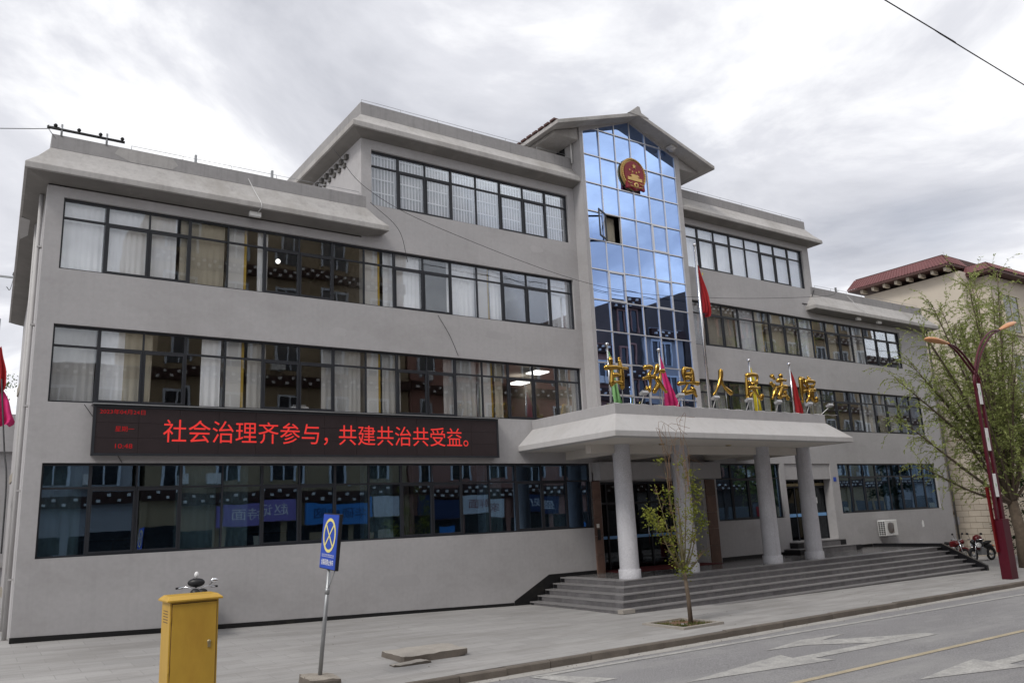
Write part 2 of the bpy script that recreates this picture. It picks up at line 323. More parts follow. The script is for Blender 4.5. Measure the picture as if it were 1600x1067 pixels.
def text(name, body, mat, parent, place, ext=0.004, height=None, width=None, bold=0.0):
    """flat lettering: place is a 4x4 matrix; scaled to the given height and width, centred on the origin of place"""
    cu = bpy.data.curves.new(name, 'FONT'); cu.body = body; cu.extrude = 0.0; cu.offset = bold; cu.align_x = 'CENTER'; cu.resolution_u = 3
    t = bpy.data.objects.new('tmp', cu); COL.objects.link(t)
    dg = bpy.context.evaluated_depsgraph_get(); me = bpy.data.meshes.new_from_object(t.evaluated_get(dg))
    bpy.data.objects.remove(t); bpy.data.curves.remove(cu)
    if len(me.vertices):
        xs = [v.co.x for v in me.vertices]; ys = [v.co.y for v in me.vertices]
        cx, cy = (min(xs) + max(xs)) / 2, (min(ys) + max(ys)) / 2
        sx = width / max(1e-6, max(xs) - min(xs)) if width else None; sy = height / max(1e-6, max(ys) - min(ys)) if height else None
        sx = sx or sy; sy = sy or sx
        for v in me.vertices: v.co = ((v.co.x - cx) * sx, (v.co.y - cy) * sy, 0)
    me.transform(place)
    if parent: me.transform(Matrix.Translation(-world_loc(parent)))
    me.materials.clear(); me.materials.append(MATS[mat])
    o = bpy.data.objects.new(name, me); COL.objects.link(o)
    if parent: o.parent = parent
    return o
def front(x, y, z):      # lettering facing the street (-y)
    return Matrix.Translation((x, y, z)) @ Matrix.Rotation(R(90), 4, 'X')
def back(x, y, z):       # lettering facing +y
    return Matrix.Translation((x, y, z)) @ Matrix.Rotation(R(180), 4, 'Z') @ Matrix.Rotation(R(90), 4, 'X')
def catmull(pts, n=5):
    pts = [Vector(p) for p in pts]
    if len(pts) < 3: return [pts[0].lerp(pts[1], i / n) for i in range(n + 1)]
    P = [pts[0] * 2 - pts[1]] + pts + [pts[-1] * 2 - pts[-2]]; o = []
    for i in range(1, len(P) - 2):
        for k in range(n):
            t = k / n; a, b, c, d = P[i - 1:i + 3]
            o.append(0.5 * ((2 * b) + (c - a) * t + (2 * a - 5 * b + 4 * c - d) * t * t + (3 * b - a - 3 * c + d) * t ** 3))
    o.append(pts[-1]); return o
def interp(x, tab):
    if x <= tab[0][0]: return tab[0][1] + (x - tab[0][0]) * (tab[1][1] - tab[0][1]) / (tab[1][0] - tab[0][0]) * 0.3
    for (a, b), (c, d) in zip(tab, tab[1:]):
        if x <= c: return b + (d - b) * (x - a) / (c - a)
    return tab[-1][1] + (x - tab[-1][0]) * -0.003
ZF = [(1.8, -0.29), (7.1, -0.49), (15.0, -0.73), (20, -0.86), (36, -1.0)]
def zf(x): return interp(x, ZF)
def yk(x): return -8.58 + 0.0205 * (x - 8)
def zk(x): return -0.74 - 0.006 * (x - 8)
def G(x, y):             # height of the pavement
    if y >= 0: return zf(x)
    t = min(1, y / yk(x)); return zf(x) * (1 - t) + zk(x) * t
def zr(x): return zk(x) - 0.14

# ------------------------------------------------------------------ ground, road, pavement
m = MB(); m.box(-700, 700, -700, 900, -2.4, -2.2); m.build('ground', 'ground_far', kind='structure')
xsn = [-60 + i * 1.5 for i in range(121)]
m = MB()
rows = [lambda x: yk(x) + 0.12] + [(lambda f: (lambda x: yk(x) * f))(f) for f in (0.9, 0.7, 0.5, 0.3, 0.12)] + [lambda x: 0.0, lambda x: 8.0, lambda x: 30.0]
vs = []; fs = []
for x in xsn:
    for r in rows:
        y = r(x); z = G(x, y) + 0.006 * math.sin(x * 0.7 + y * 1.3); vs.append((x, y, z))
nr = len(rows)
for i in range(len(xsn) - 1):
    for j in range(nr - 1): fs.append((i * nr + j, (i + 1) * nr + j, (i + 1) * nr + j + 1, i * nr + j + 1))
m.add(vs, fs, True); pave = m.build('pavement', 'pavement', kind='structure')
m = MB(); vs = []; fs = []
for x in xsn: vs += [(x, yk(x) + 0.02, zr(x)), (x, -19.2, zr(x))]
for i in range(len(xsn) - 1): fs.append((2 * i, 2 * i + 1, 2 * i + 3, 2 * i + 2))
m.add(vs, fs); road = m.build('road', 'asphalt', kind='structure')
m = MB(); vs = []; fs = []
for x in xsn: vs += [(x, -19.2, zr(x) - .1), (x, -19.2, zk(x)), (x, -40.0, zk(x))]
for i in range(len(xsn) - 1): fs += [(3 * i, 3 * i + 1, 3 * i + 4, 3 * i + 3), (3 * i + 1, 3 * i + 2, 3 * i + 5, 3 * i + 4)]
m.add(vs, fs); m.build('far_pavement', 'pavement', kind='structure')
def ribbon(name, mat, x0, x1, ya, yb, dz, parent):
    m = MB(); n = max(2, int((x1 - x0) / 1.5)); vs = []; fs = []
    for i in range(n + 1):
        x = x0 + (x1 - x0) * i / n; vs += [(x, ya(x), zr(x) + dz), (x, yb(x), zr(x) + dz)]
    for i in range(n): fs.append((2 * i, 2 * i + 1, 2 * i + 3, 2 * i + 2))
    return m.add(vs, fs).build(name, mat, parent)
ribbon('gutter_strip', 'gutter', -40, 90, lambda x: yk(x) + 0.01, lambda x: yk(x) - 0.3 - 0.04 * math.sin(x * 2.1), 0.004, road)
ribbon('edge_line', 'road_white', 9.3, 90, lambda x: -8.98 - 0.016 * (x - 12), lambda x: -9.13 - 0.016 * (x - 12), 0.008, road)
ribbon('centre_line', 'road_yellow', -40, 90, lambda x: -12.48, lambda x: -12.62, 0.008, road)
def mark(pts):
    m = MB(); m.poly([(x, y, zr(x) + 0.008) for x, y in pts]); return m.build('lane_arrow', 'road_white', road)
mark([(10.7, -11.28), (13.88, -10.73), (13.75, -11.1), (18.15, -11.2), (18.13, -11.5), (14.0, -11.4), (14.1, -11.76)])
mark([(14.06, -10.2), (15.66, -9.87), (17.1, -10.0), (15.9, -10.2), (17.4, -10.93), (18.1, -11.19), (16.2, -11.13), (15.2, -10.36)])
mark([(9.18, -8.95), (9.56, -9.1), (10.2, -10.2), (9.5, -10.2)])
mark([(13.4, -13.75), (15.7, -13.45), (15.6, -13.8), (20.0, -13.9), (20.0, -14.15), (15.6, -14.1), (15.7, -14.45)])
kerb = thing('kerb', (8, yk(8), zk(8)), None, None, kind='structure')
x = -14.0
while x < 62:
    L_ = 0.98; xc = x + 0.5; jz = rnd.uniform(-.008, .006)
    mm = MB(); z1 = zk(xc) + 0.006 + jz; y1 = yk(xc) + rnd.uniform(-.008, .008)
    prof = [(y1 + .13, zr(xc) - .1), (y1, zr(xc) - .1), (y1, z1 - .025), (y1 + .02, z1), (y1 + .13, z1)]
    n = len(prof); a = [(x + .008, py, pz) for py, pz in prof]; mm.poly(a, (L_, 0, -.006))
    mm.build('kerb_stone', 'kerb', kerb); x += 1.0

lit = MB(); q = random.Random(17)
for k in range(420):
    x = q.uniform(2, 34); y = yk(x) - abs(q.gauss(0, .18)) - .02 if k < 300 else q.uniform(yk(x) + .3, -.3 if x < 14 else -5.2)
    z = (zr(x) + .004 if k < 300 else G(x, y) + .004); r_ = q.uniform(.006, .02); a = q.uniform(0, 6.28)
    pts = [(x + r_ * q.uniform(.6, 1.3) * math.cos(a + t_ * 2.1), y + r_ * q.uniform(.6, 1.3) * math.sin(a + t_ * 2.1), z) for t_ in range(3)]
    lit.add(pts + [(x, y, z + r_ * q.uniform(.4, 1))], [(0, 1, 3), (1, 2, 3), (2, 0, 3)])
tag(lit.build('street_grit', 'kerb'), 'small stones and dry bits scattered on pavement and gutter', 'grit', kind='stuff')
# ------------------------------------------------------------------ the court building
B = thing('court_building', (20, 6, -0.9), 'grey four storey court building with blue glass stair tower and columned porch', 'building')
F = [(1.46, 3.60), (5.02, 6.90), (8.27, 10.10), (11.48, 13.31)]
XL, XM, TL, TR, XN, XR = 1.78, 10.04, 18.45, 23.62, 32.32, 41.5
T = 0.26
wall = MB()
def band(x0, x1, z0, z1): wall.box(x0, x1, 0.0, T, z0, z1)
L1, L2, L3, L4 = (2.13, 18.42), (2.14, 18.28), (2.15, 18.18), (10.38, 18.14)
R1, R2, R3, R4 = (32.45, 40.48), (24.05, 40.2), (24.05, 39.07), (24.05, 31.88)
band(XL, TL, -1.6, 1.46)
for (a, b), (z0, z1), nx in ((L1, F[0], 5.02), (L2, F[1], 8.27), (L3, F[2], 10.36)):
    band(XL, a, z0, z1); band(b, TL, z0, z1); band(XL, TL, z1, nx)
band(XM, TL, 10.36, 11.48); band(XM, 10.38, *F[3]); band(18.14, TL, *F[3]); band(XM, TL, 13.31, 13.62)
# right of the tower
band(23.85, 24.6, -1.6, 3.6); band(24.6, 28.72, -1.6, 1.43); band(28.52, 28.72, 1.43, 3.6)
band(28.72, 32.0, -1.6, 0.45); band(32.0, 32.45, -1.6, 3.6); band(32.45, XR, -1.6, 1.46); band(40.48, XR, 1.46, 3.6)
band(23.62, XR, 3.6, 5.02)
for (a, b), (z0, z1), nx in ((R2, F[1], 8.27), (R3, F[2], 10.36)):
    band(23.62, a, z0, z1); band(b, XR, z0, z1); band(23.62, XR, z1, nx)
band(23.62, XN, 10.36, 11.48); band(23.62, 24.05, *F[3]); band(31.88, XN, *F[3]); band(23.62, XN, 13.31, 13.6)
band(TL, TR, 3.3, 4.6)
wall.build('front_wall', 'plaster', B)
# side and back walls; the left side runs slightly skew
m = MB(); m.poly([(XL + .012, T + .001, -1.6), (2.33, 16, -1.6), (2.33, 16, 10.5), (XL + .012, T + .001, 10.5)], (0.25, 0.0, 0)); m.build('side_wall', 'plaster', B)
m = MB(); m.box(XR - T, XR, T, 14, -1.6, 10.5); m.box(2.4, XR, 14, 14.3, -1.6, 11.2)
m.box(XM, XM + T, T, 12, 11.0, 13.65); m.box(XN - T, XN, T, 12, 10.5, 13.65); m.box(XM, XN, 12, 12.3, 11.2, 14.4); m.build('rear_wall', 'plaster', B)
m = MB(); m.box(XM - 8.0, XM + .3, 0.2, 14.2, 11.2, 11.3); m.box(XN, XR - .1, 0.2, 14.2, 11.2, 11.3); m.box(XM + .1, XN - .1, 0.2, 12.2, 14.3, 14.4); m.build('roof_slab', 'plaster_eave', B)
# inside: floors, ceilings, rear room walls, partitions
m = MB()
for z in (4.25, 7.5, 10.75): m.box(2.2, XR - T, T, 14, z - .3, z)
m.box(2.2, 18.6, T, 14, 0, .3); m.box(24.0, XR - T, T, 14, 0, .3); m.box(18.6, 24.0, 5, 14, -.3, -.03)
m.build('floor_slab', 'interior', B)
m = MB(); m.box(XM + T, XN - T, T, 12, 13.55, 13.8); m.build('top_ceiling', 'interior', B)
m = MB(); m.box(2.2, XR - T, 5.4, 5.5, -.9, 10.5); m.box(XM + .3, XN - .3, 5.4, 5.5, 10.7, 13.6)
for xx in (6.45, 10.5, 14.5, 18.5, 24, 28.6, 32.2, 36.2): m.box(xx - .06, xx + .06, .9, 5.4, -.9, 10.5)
for xx in (14.5, 18.5, 24, 28): m.box(xx - .06, xx + .06, .9, 5.4, 10.7, 13.6)
m.build('room_wall', 'interior', B)
for z0, z1, px in ((4.3, 7.2, (6.45, 10.5, 14.5, 28.6, 32.2, 36.2)), (7.55, 10.4, (6.45, 10.5, 14.5, 28.6, 32.2, 36.2)), (.3, 3.95, (6.45, 10.5, 14.5))):
    for xx in px:
        bx('room_pillar', xx - .22, xx + .2, .32, .72, z0, z1, 'pillar_white', B)
        bx('yellow_pillar_strip', xx + .2, xx + .28, .34, .44, z0, z1, 'yellow_trim', B)
# plinth skirting along the left wall (black), following the sloping pavement
m = MB(); xs = [XL - .012 + i * (15.05 - XL) / 12 for i in range(13)]
prof = []
for i in range(12):
    a, b = xs[i], xs[i + 1]
    m.add([(a, -.012, zf(a) - .15), (b, -.012, zf(b) - .15), (b, -.012, zf(b) + .12 - .003 * i), (a, -.012, zf(a) + .12 - .003 * i), (a, .05, zf(a) + .12 - .003 * i), (b, .05, zf(b) + .12 - .003 * i)], [(0, 1, 2, 3), (3, 2, 5, 4)])
m.poly([(15.05, -.012, -1.0), (15.05, -.012, -.60), (16.42, -.012, .09), (18.4, -.012, .09), (18.4, -.012, -.1), (16.9, -.012, -.1), (16.9, -.012, -1.0)], (0, .05, 0))
m.build('skirting', 'skirting', B)
m = MB(); m.box(24.55, 28.6, -.012, .02, -.1, .10); m.box(32.6, 34.3, -.012, .02, -.1, .10); m.build('skirting', 'skirting', B)

# eaves: a profile swept along the wall line with mitred corners
def sweep(path, prof, name, mat, parent):
    P = [Vector((p[0], p[1])) for p in path]; n = len(P); offs = []
    for i in range(n):
        d0 = (P[i] - P[i - 1]).normalized() if i else None; d1 = (P[i + 1] - P[i]).normalized() if i < n - 1 else None
        nn = [Vector((d.y, -d.x)) for d in (d0, d1) if d is not None]     # right-hand side = outwards for a path running left to right along the front
        if len(nn) == 2:
            s = nn[0] + nn[1]; offs.append(s / (1 + nn[0].dot(nn[1])))
        else: offs.append(nn[0])
    m = MB(); vs = []; k = len(prof)
    for p, o in zip(P, offs):
        for d, z in prof: q = p + o * d; vs.append((q.x, q.y, z))
    fs = [(i * k + j, (i + 1) * k + j, (i + 1) * k + j + 1, i * k + j + 1) for i in range(n - 1) for j in range(k - 1)]
    fs += [tuple(range(k)), tuple((n - 1) * k + j for j in range(k))] if k > 3 else []
    m.add(vs, fs); return m.build(name, mat, parent, bevel=0.012)
def eave(path, ztop, zsk, zft, zfb, zs, over, label=None):
    par = sweep(path, [(-.2, ztop - .5), (-.2, ztop), (.004, ztop), (.004, zsk), (-.05, zsk - .02)], 'parapet', 'plaster_dark', B)
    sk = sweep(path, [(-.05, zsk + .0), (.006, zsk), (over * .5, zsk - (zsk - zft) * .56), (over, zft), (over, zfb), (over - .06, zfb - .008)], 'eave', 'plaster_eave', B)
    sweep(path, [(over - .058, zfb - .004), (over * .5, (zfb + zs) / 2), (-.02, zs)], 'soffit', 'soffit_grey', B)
    return par, sk
eave([(2.33, 16), (XL, 0), (10.2, 0), (10.2, 1)], 11.71, 11.33, 10.66, 10.51, 10.40, .52)
eave([(XM, 12), (XM, 0), (TL + .02, 0)], 14.84, 14.42, 13.92, 13.75, 13.62, .47)
eave([(TR - .02, 0), (XN, 0), (XN, 12)], 14.80, 14.42, 13.80, 13.66, 13.56, .5)
eave([(32.15, 1), (32.15, 0), (XR, 0), (XR, 14)], 11.64, 11.27, 10.62, 10.46, 10.38, .52)

for k in range(11):
    y = .95 + k * .42
    bx('eave_corbel', XM - .1, XM - .001, y, y + .17, 13.3, 13.46, 'dark_concrete', B); bx('eave_corbel', XM - .06, XM - .001, y + .2, y + .36, 13.1, 13.24, 'dark_concrete', B)
def patch(pts, mat, axis='y'):
    MB().poly(pts).build('plaster_patch', mat, B)
patch([(3.3, -.0075, 11.69), (4.6, -.0075, 11.69), (4.75, -.0075, 11.5), (4.6, -.0075, 11.36), (3.6, -.0075, 11.345), (3.2, -.0075, 11.5)], 'plaster_eave')
patch([(1.36, 3.0, 10.494), (1.62, 3.1, 10.455), (1.66, 4.4, 10.445), (1.5, 4.9, 10.47), (1.42, 4.2, 10.487)], 'plaster_light')
pm('plaster_repair_pale', (0.425, 0.415, 0.42), 0.92, 0.06, 1.5, 0.2, 90, spec=0.12); pm('plaster_repair_dark', (0.392, 0.382, 0.388), 0.92, 0.06, 1.5, 0.2, 90, spec=0.12)
q = random.Random(4)
for k, (xc, zc, wd, ht) in enumerate(((4.2, 7.6, .9, .3), (9.3, 7.35, .5, .25), (14.9, 7.75, 1.1, .25), (5.6, .5, .7, .4), (11.2, .3, 1.3, .35), (8.2, 1.05, .4, .2), (13.4, 10.8, .9, .3), (16.6, 11.0, .6, .25), (27.5, 7.6, 1.2, .3), (34.5, 7.5, .8, .3), (29.3, 11.0, .8, .25), (38.2, 4.3, 1.1, .3), (33.6, .7, .5, .3), (16.2, 4.6, .01, .01))):
    if wd < .1: continue
    n = 14; pts = []
    for i in range(n):
        a = 2 * math.pi * i / n; r_ = q.uniform(.75, 1.15) * (abs(math.cos(a)) ** 4 + abs(math.sin(a)) ** 4) ** -.25; pts.append((xc + wd * .5 * r_ * math.cos(a), -.0022, zc + ht * .5 * r_ * math.sin(a)))
    patch(pts, 'plaster_repair_pale' if k % 2 else 'plaster_repair_dark')
# ---- windows: strip > mullion, transom, sash, pane
CURT_N = {}
def strip(x0, x1, z0, z1, n, sashes, gmat, label, trans=0.5, yg=0.13):
    """a ribbon window of n bays; transom near the top; sash pairs get their own thicker frame"""
    fw = 0.045; w = (x1 - x0) / n; zt = z1 - (z1 - z0) * 0.27
    m = MB()
    m.box(x0, x1, yg - .04, yg + .04, z0, z0 + fw); m.box(x0, x1, yg - .04, yg + .04, z1 - .06, z1)
    m.box(x0, x0 + fw, yg - .04, yg + .04, z0 + fw, z1 - .06); m.box(x1 - fw, x1, yg - .04, yg + .04, z0 + fw, z1 - .06)
    win = m.build('window', 'frame', B, label=label)
    for i in range(1, n):
        xc = x0 + i * w; edge = any(i in (a, a + 2) for a in sashes); h = .036 if edge else .02
        bx('mullion', xc - h, xc + h, yg - .036, yg + .036, z0 + fw, z1 - .06, 'frame', win)
    for i in range(n):
        a, b = x0 + i * w + .03, x0 + (i + 1) * w - .03
        bx('transom', a, b, yg - .03, yg + .03, zt - .025, zt + .025, 'frame', win)
        insash = [s_ for s_ in sashes if i in (s_, s_ + 1)]
        q = .0
        if insash:
            q = .03; mm = MB(); dz = .05
            for zz in ((z0 + fw, z0 + fw + dz), (zt - .025 - dz, zt - .025)): mm.box(a - .005, b + .005, yg - .05, yg + .012, zz[0], zz[1])
            mm.box(a - .005, a + .03, yg - .05, yg + .012, z0 + fw + dz, zt - .025 - dz); mm.box(b - .03, b + .005, yg - .05, yg + .012, z0 + fw + dz, zt - .025 - dz)
            mm.build('sash', 'frame', win)
        for o_ in (bx('pane', a - .012, b + .012, yg - .004 - .012 * bool(insash), yg + .004 - .012 * bool(insash), z0 + fw, zt - .02, gmat, win), bx('pane', a - .012, b + .012, yg - .004, yg + .004, zt + .02, z1 - .055, gmat, win)):
            o_.rotation_euler = (rnd.uniform(-.004, .004), 0, rnd.uniform(-.006, .006))
    return win
WL = [strip(*L1, *F[0], 16, (1, 5, 9, 13), 'glass_ground', 'dark blue ground floor ribbon window of the left wing'),
      strip(*L2, *F[1], 16, (1, 5, 9, 13), 'glass_upper', 'second floor ribbon window above the screen'),
      strip(*L3, *F[2], 16, (1, 5, 9, 13), 'glass_upper', 'third floor ribbon window of the left wing'),
      strip(*L4, *F[3], 8, (1, 5), 'glass_upper', 'top floor ribbon window with white inner bars')]
WR = [strip(24.6, 28.52, 1.43, 3.6, 4, (1,), 'glass_ground', 'dark window between the two doors'),
      strip(*R1, *F[0], 8, (1, 5), 'glass_ground', 'dark ground floor window above the air conditioner'),
      strip(*R2, *F[1], 16, (1, 5, 9, 13), 'glass_upper', 'second floor ribbon window behind the gilt letters'),
      strip(*R3, *F[2], 15, (1, 5, 9, 13), 'glass_upper', 'third floor ribbon window right of the tower'),
      strip(*R4, *F[3], 8, (1, 5), 'glass_upper', 'top floor ribbon window right of the tower')]
# ---- curtains
FL = ['ground', 'second', 'third', 'top']
def curtain(x0, x1, fl, mat, wing, y=.26, z0=None, z1=None, amp=.016, word=None):
    a, b = F[fl]; z0 = a - .35 if z0 is None else z0; z1 = b - .02 if z1 is None else z1
    n = max(8, int((x1 - x0) / .035)); m = MB(); vs = []; fs = []; ph = rnd.uniform(0, 6)
    for i in range(n + 1):
        x = x0 + (x1 - x0) * i / n; d = amp * math.sin(x * 40 + ph + 1.5 * math.sin(x * 5 + ph)) + .4 * amp * math.sin(x * 97 + ph)
        vs += [(x, y + d * .5, z1), (x + .01 * math.sin(x * 11), y + d * 1.1, z0)]
    for i in range(n): fs.append((2 * i, 2 * i + 2, 2 * i + 3, 2 * i + 1))
    m.add(vs, fs, True); o = m.build('curtain', mat)
    k = (fl, wing); CURT_N[k] = CURT_N.get(k, 0) + 1
    colour = {'blind_pale': 'pale grey', 'curtain_white': 'white', 'curtain_grey': 'grey', 'curtain_tan': 'tan'}[mat]
    ordn = ['first', 'second', 'third', 'fourth', 'fifth', 'sixth', 'seventh', 'eighth', 'ninth', 'tenth', 'eleventh', 'twelfth'][CURT_N[k] - 1]
    tag(o, '%s curtain, %s from left behind the %s floor windows %s of the tower' % (colour, ordn, FL[fl], wing), 'curtain', 'curtains behind the windows')
for a in [(2.2, 3.1, 2, 'curtain_white'), (3.15, 4.85, 2, 'curtain_white'), (4.95, 6.1, 2, 'curtain_tan'), (7.0, 7.3, 2, 'curtain_white'), (10.85, 11.15, 2, 'curtain_white'), (11.15, 12.1, 2, 'curtain_white'), (13.1, 14.15, 2, 'curtain_white'), (14.2, 14.3, 2, 'curtain_white'), (14.75, 15.2, 2, 'curtain_white'), (17.15, 18.1, 2, 'curtain_white'),
          (2.2, 3.1, 1, 'curtain_grey'), (3.15, 3.75, 1, 'curtain_white'), (3.75, 4.4, 1, 'curtain_tan'), (5.6, 6.1, 1, 'curtain_white'), (6.8, 7.3, 1, 'curtain_grey'), (8.9, 10.1, 1, 'curtain_grey'), (10.8, 11.4, 1, 'curtain_grey'), (12.9, 14.1, 1, 'curtain_grey'), (14.8, 15.1, 1, 'curtain_tan'), (17.4, 18.2, 1, 'curtain_tan'),
          (2.2, 3.0, 0, 'curtain_tan'), (5.1, 6.1, 0, 'curtain_tan'), (6.2, 6.9, 0, 'curtain_tan'), (10.2, 11.1, 0, 'curtain_tan'), (14.3, 14.9, 0, 'curtain_tan'), (16.7, 17.4, 0, 'curtain_tan'),
          (10.42, 12.1, 3, 'blind_pale'), (12.15, 14.0, 3, 'blind_pale'), (14.02, 16.1, 3, 'blind_pale'), (16.13, 17.95, 3, 'blind_pale')]:
    curtain(*a, 'left')
for a in [(24.05, 26.0, 3, 'curtain_white'), (26.05, 28.0, 3, 'curtain_white'), (28.02, 30.0, 3, 'curtain_white'), (30.05, 31.8, 3, 'curtain_white'),
          (24.1, 25.0, 2, 'curtain_white'), (25.05, 26.9, 2, 'curtain_tan'), (27.0, 28.2, 2, 'curtain_white'), (28.95, 30.9, 2, 'curtain_tan'), (31.1, 31.9, 2, 'curtain_white'), (33.1, 34.0, 2, 'curtain_tan'), (35.0, 35.6, 2, 'curtain_white'),
          (24.1, 25.9, 1, 'curtain_grey'), (26.8, 27.9, 1, 'curtain_grey'), (29.0, 30.0, 1, 'curtain_grey'), (30.9, 31.9, 1, 'curtain_tan'), (35.1, 35.6, 1, 'curtain_white'), (36.6, 38.2, 1, 'curtain_tan'),
          (36.2, 36.7, 0, 'curtain_tan'), (38.5, 40.0, 0, 'curtain_grey')]:
    curtain(*a, 'right')
# white inner security bars on the top floor, one grille per bay
for i in range(8):
    xa = 10.38 + i * .97 + .1; xb = xa + .77; y = .2; m = MB()
    for z in (11.55, 12.0, 12.45, 13.2): m.box(xa, xb, y - .004, y + .022, z - .016, z + .016)
    gr_ = m.build('security_grille', 'bar_white', WL[3])
    for k in range(8): xx = xa + (xb - xa) * k / 7; m.box(xx - .013, xx + .013, y, y + .018, 11.52, 13.25)
    gr_.data.clear_geometry(); gr_.data.from_pydata([tuple(Vector(v) - world_loc(WL[3])) for v in m.v], [], m.f); gr_.data.update()
# lit lamps and furniture seen through the glass
for k, (x, y, lab) in enumerate(((17.35, 1.3, 'lit white ceiling panel lamp seen through second floor windows, nearer the glass'), (18.0, 3.4, 'lit white ceiling panel lamp seen through second floor windows, deeper in the room'))):
    m = MB(); m.box(x - .3, x + .3, y - .3, y + .3, 6.88, 6.93); tag(m.build('ceiling_lamp', 'lamp_lit'), lab, 'lamp', 'ceiling lamps')
m = MB(); m.ell((8.0, 1.5, 9.74), (.07, .07, .07)); tag(m.build('light_bulb', 'lamp_lit'), 'small warm glowing bulb behind a third floor window', 'lamp')
def desk(x, y, z, w, label):
    t = thing('office_cabinet', (x, y, z), label, 'cabinet', 'office cabinets')
    bx('body', x - w / 2, x + w / 2, y, y + .45, z, z + 1.5, 'furniture', t); 
    for k in range(2): bx('door', x - w / 2 + .03 + k * w / 2, x - .03 + k * w / 2, y - .02, y, z + .05, z + 1.45, 'interior_dark', t)
for i, (x, z) in enumerate(((4.6, 4.25), (8.4, 7.5), (12.4, 4.25), (16.2, 4.25), (9.2, 4.25), (16.0, 7.5), (4.4, .3), (8.5, .3), (12.5, .3))):
    desk(x, 4.6, z, 1.6 + .4 * (i % 3), 'dark wooden cabinet at the back of the %s floor room, %s of the row' % ({.3: 'ground', 4.25: 'second', 7.5: 'third'}[z], {4.6: 'leftmost', 4.4: 'leftmost', 8.4: 'left', 9.2: 'second', 8.5: 'middle', 12.4: 'third', 12.5: 'rightmost', 16.2: 'rightmost', 16.0: 'right'}[x]))
pr_ = thing('printer', (8.35, .5, 5.0), 'white printer on the sill of a second floor window', 'printer')
bx('body', 8.1, 8.6, .42, .75, 4.98, 5.2, 'white_metal', pr_); bx('paper_tray', 8.16, 8.54, .45, .72, 5.2, 5.26, 'grey_metal', pr_)

# ------------------------------------------------------------------ glass stair tower with gable
GY = -.55; GC = 21.0
m = MB(); m.box(TL, TL + .15, GY, 0.0, 4.6, 15.6); m.box(TR - .22, TR, GY, 0.0, 4.6, 15.6); m.box(TL, TL + .2, 0.001, 6, 10.2, 15.7); m.box(TR - .2, TR, 0.001, 6, 10.2, 15.7)
m.box(TL, TR, 6, 6.2, 10, 16.6); m.build('tower_wall', 'plaster', B)
cw = MB(); gx = [18.60 + .8 * i for i in range(7)]; gz = [4.65, 5.9, 7.05, 8.2, 9.33, 10.46, 11.57, 12.67, 13.77, 14.88, 15.98]
def ztop(x): return 16.69 - .33 * abs(x - GC)
cw.box(18.60, 18.64, GY + .02, GY + .1, 4.6, ztop(18.6)); cw.box(23.36, 23.4, GY + .02, GY + .1, 4.6, ztop(23.4))
cwall = cw.build('curtain_wall', 'silver_frame', B)
for x in gx[1:-1]: bx('mullion', x - .02, x + .02, GY + .012, GY + .1, 4.6, ztop(x), 'silver_frame', cwall)
for z in gz:
    half = min(2.4, (16.69 - z) / .33)
    xa, xb = max(18.62, GC - half), min(23.38, GC + half); bx('transom', xa, xb, GY + .006, GY + .09, z - .018, z + .018, 'silver_frame', cwall)
OPEN = (1, 6)      # the pane that stands open (column, row)
VENT = {(1, 4), (4, 4), (4, 6), (1, 1), (3, 1)}
for c in range(6):
    xa, xb = gx[c] + .012, gx[c + 1] - .012
    for r in range(len(gz)):
        z0 = gz[r] + .01; z1 = gz[r + 1] - .01 if r + 1 < len(gz) else 99
        za, zb = min(z1, ztop(xa)), min(z1, ztop(xb)); zm = min(z1, ztop(GC)) if xa < GC < xb else None
        if max(za, zb) <= z0 + .02: continue
        if (c, r) == OPEN: continue
        tilt = rnd.uniform(-.006, .006); tilt2 = rnd.uniform(-.006, .006); y = GY + .05
        pts = [(xa, y, z0), (xb, y + tilt, z0), (xb, y + tilt + tilt2, max(zb, z0))]
        if zm: pts.append((GC, y + tilt2, zm))
        pts.append((xa, y + tilt2, max(za, z0)))
        MB().poly(pts).build('pane', 'glass_blue', cwall)
        if (c, r) in VENT:
            mm = MB(); 
            for q in ((xa, xb, z0, z0 + .05), (xa, xb, z1 - .05, z1), (xa, xa + .045, z0 + .05, z1 - .05), (xb - .045, xb, z0 + .05, z1 - .05)): mm.box(q[0], q[1], GY - .004, GY + .045, q[2], q[3])
            mm.build('vent_frame', 'silver_frame', cwall)
# the open casement, hinged on its left edge and swung outwards
xa, xb, z0, z1 = gx[1] + .03, gx[2] - .03, gz[6] + .03, gz[7] - .03
ca, sa = math.cos(R(152)), math.sin(R(152)); hw = xb - xa - .04
def hing(u, z, d=0): return (xa + u * ca + d * sa, GY - u * sa - .0 + d * ca, z)
mm = MB()
for (u0, u1, a, b) in ((0, hw, z0, z0 + .06), (0, hw, z1 - .06, z1), (0, .06, z0 + .06, z1 - .06), (hw - .06, hw, z0 + .06, z1 - .06)):
    mm.poly([hing(u0, a), hing(u1, a), hing(u1, b), hing(u0, b)], (.04 * sa, .04 * ca, 0))
cas = mm.build('open_casement', 'frame', cwall)
MB().poly([hing(.05, z0 + .05, .02), hing(hw - .05, z0 + .05, .02), hing(hw - .05, z1 - .05, .02), hing(.05, z1 - .05, .02)]).build('casement_glass', 'glass_upper', cwall)
curtain(xa + .36, xb, 3, 'curtain_tan', 'left', y=-.2, z0=gz[6] - .3, z1=gz[7])
# tower inside: floor slabs and pale blinds just behind the glass
m = MB()
for z in (4.25, 7.5, 10.75): m.box(18.7, 23.4, -.3, 5.4, z - .3, z)
m.build('landing_slab', 'interior', B)
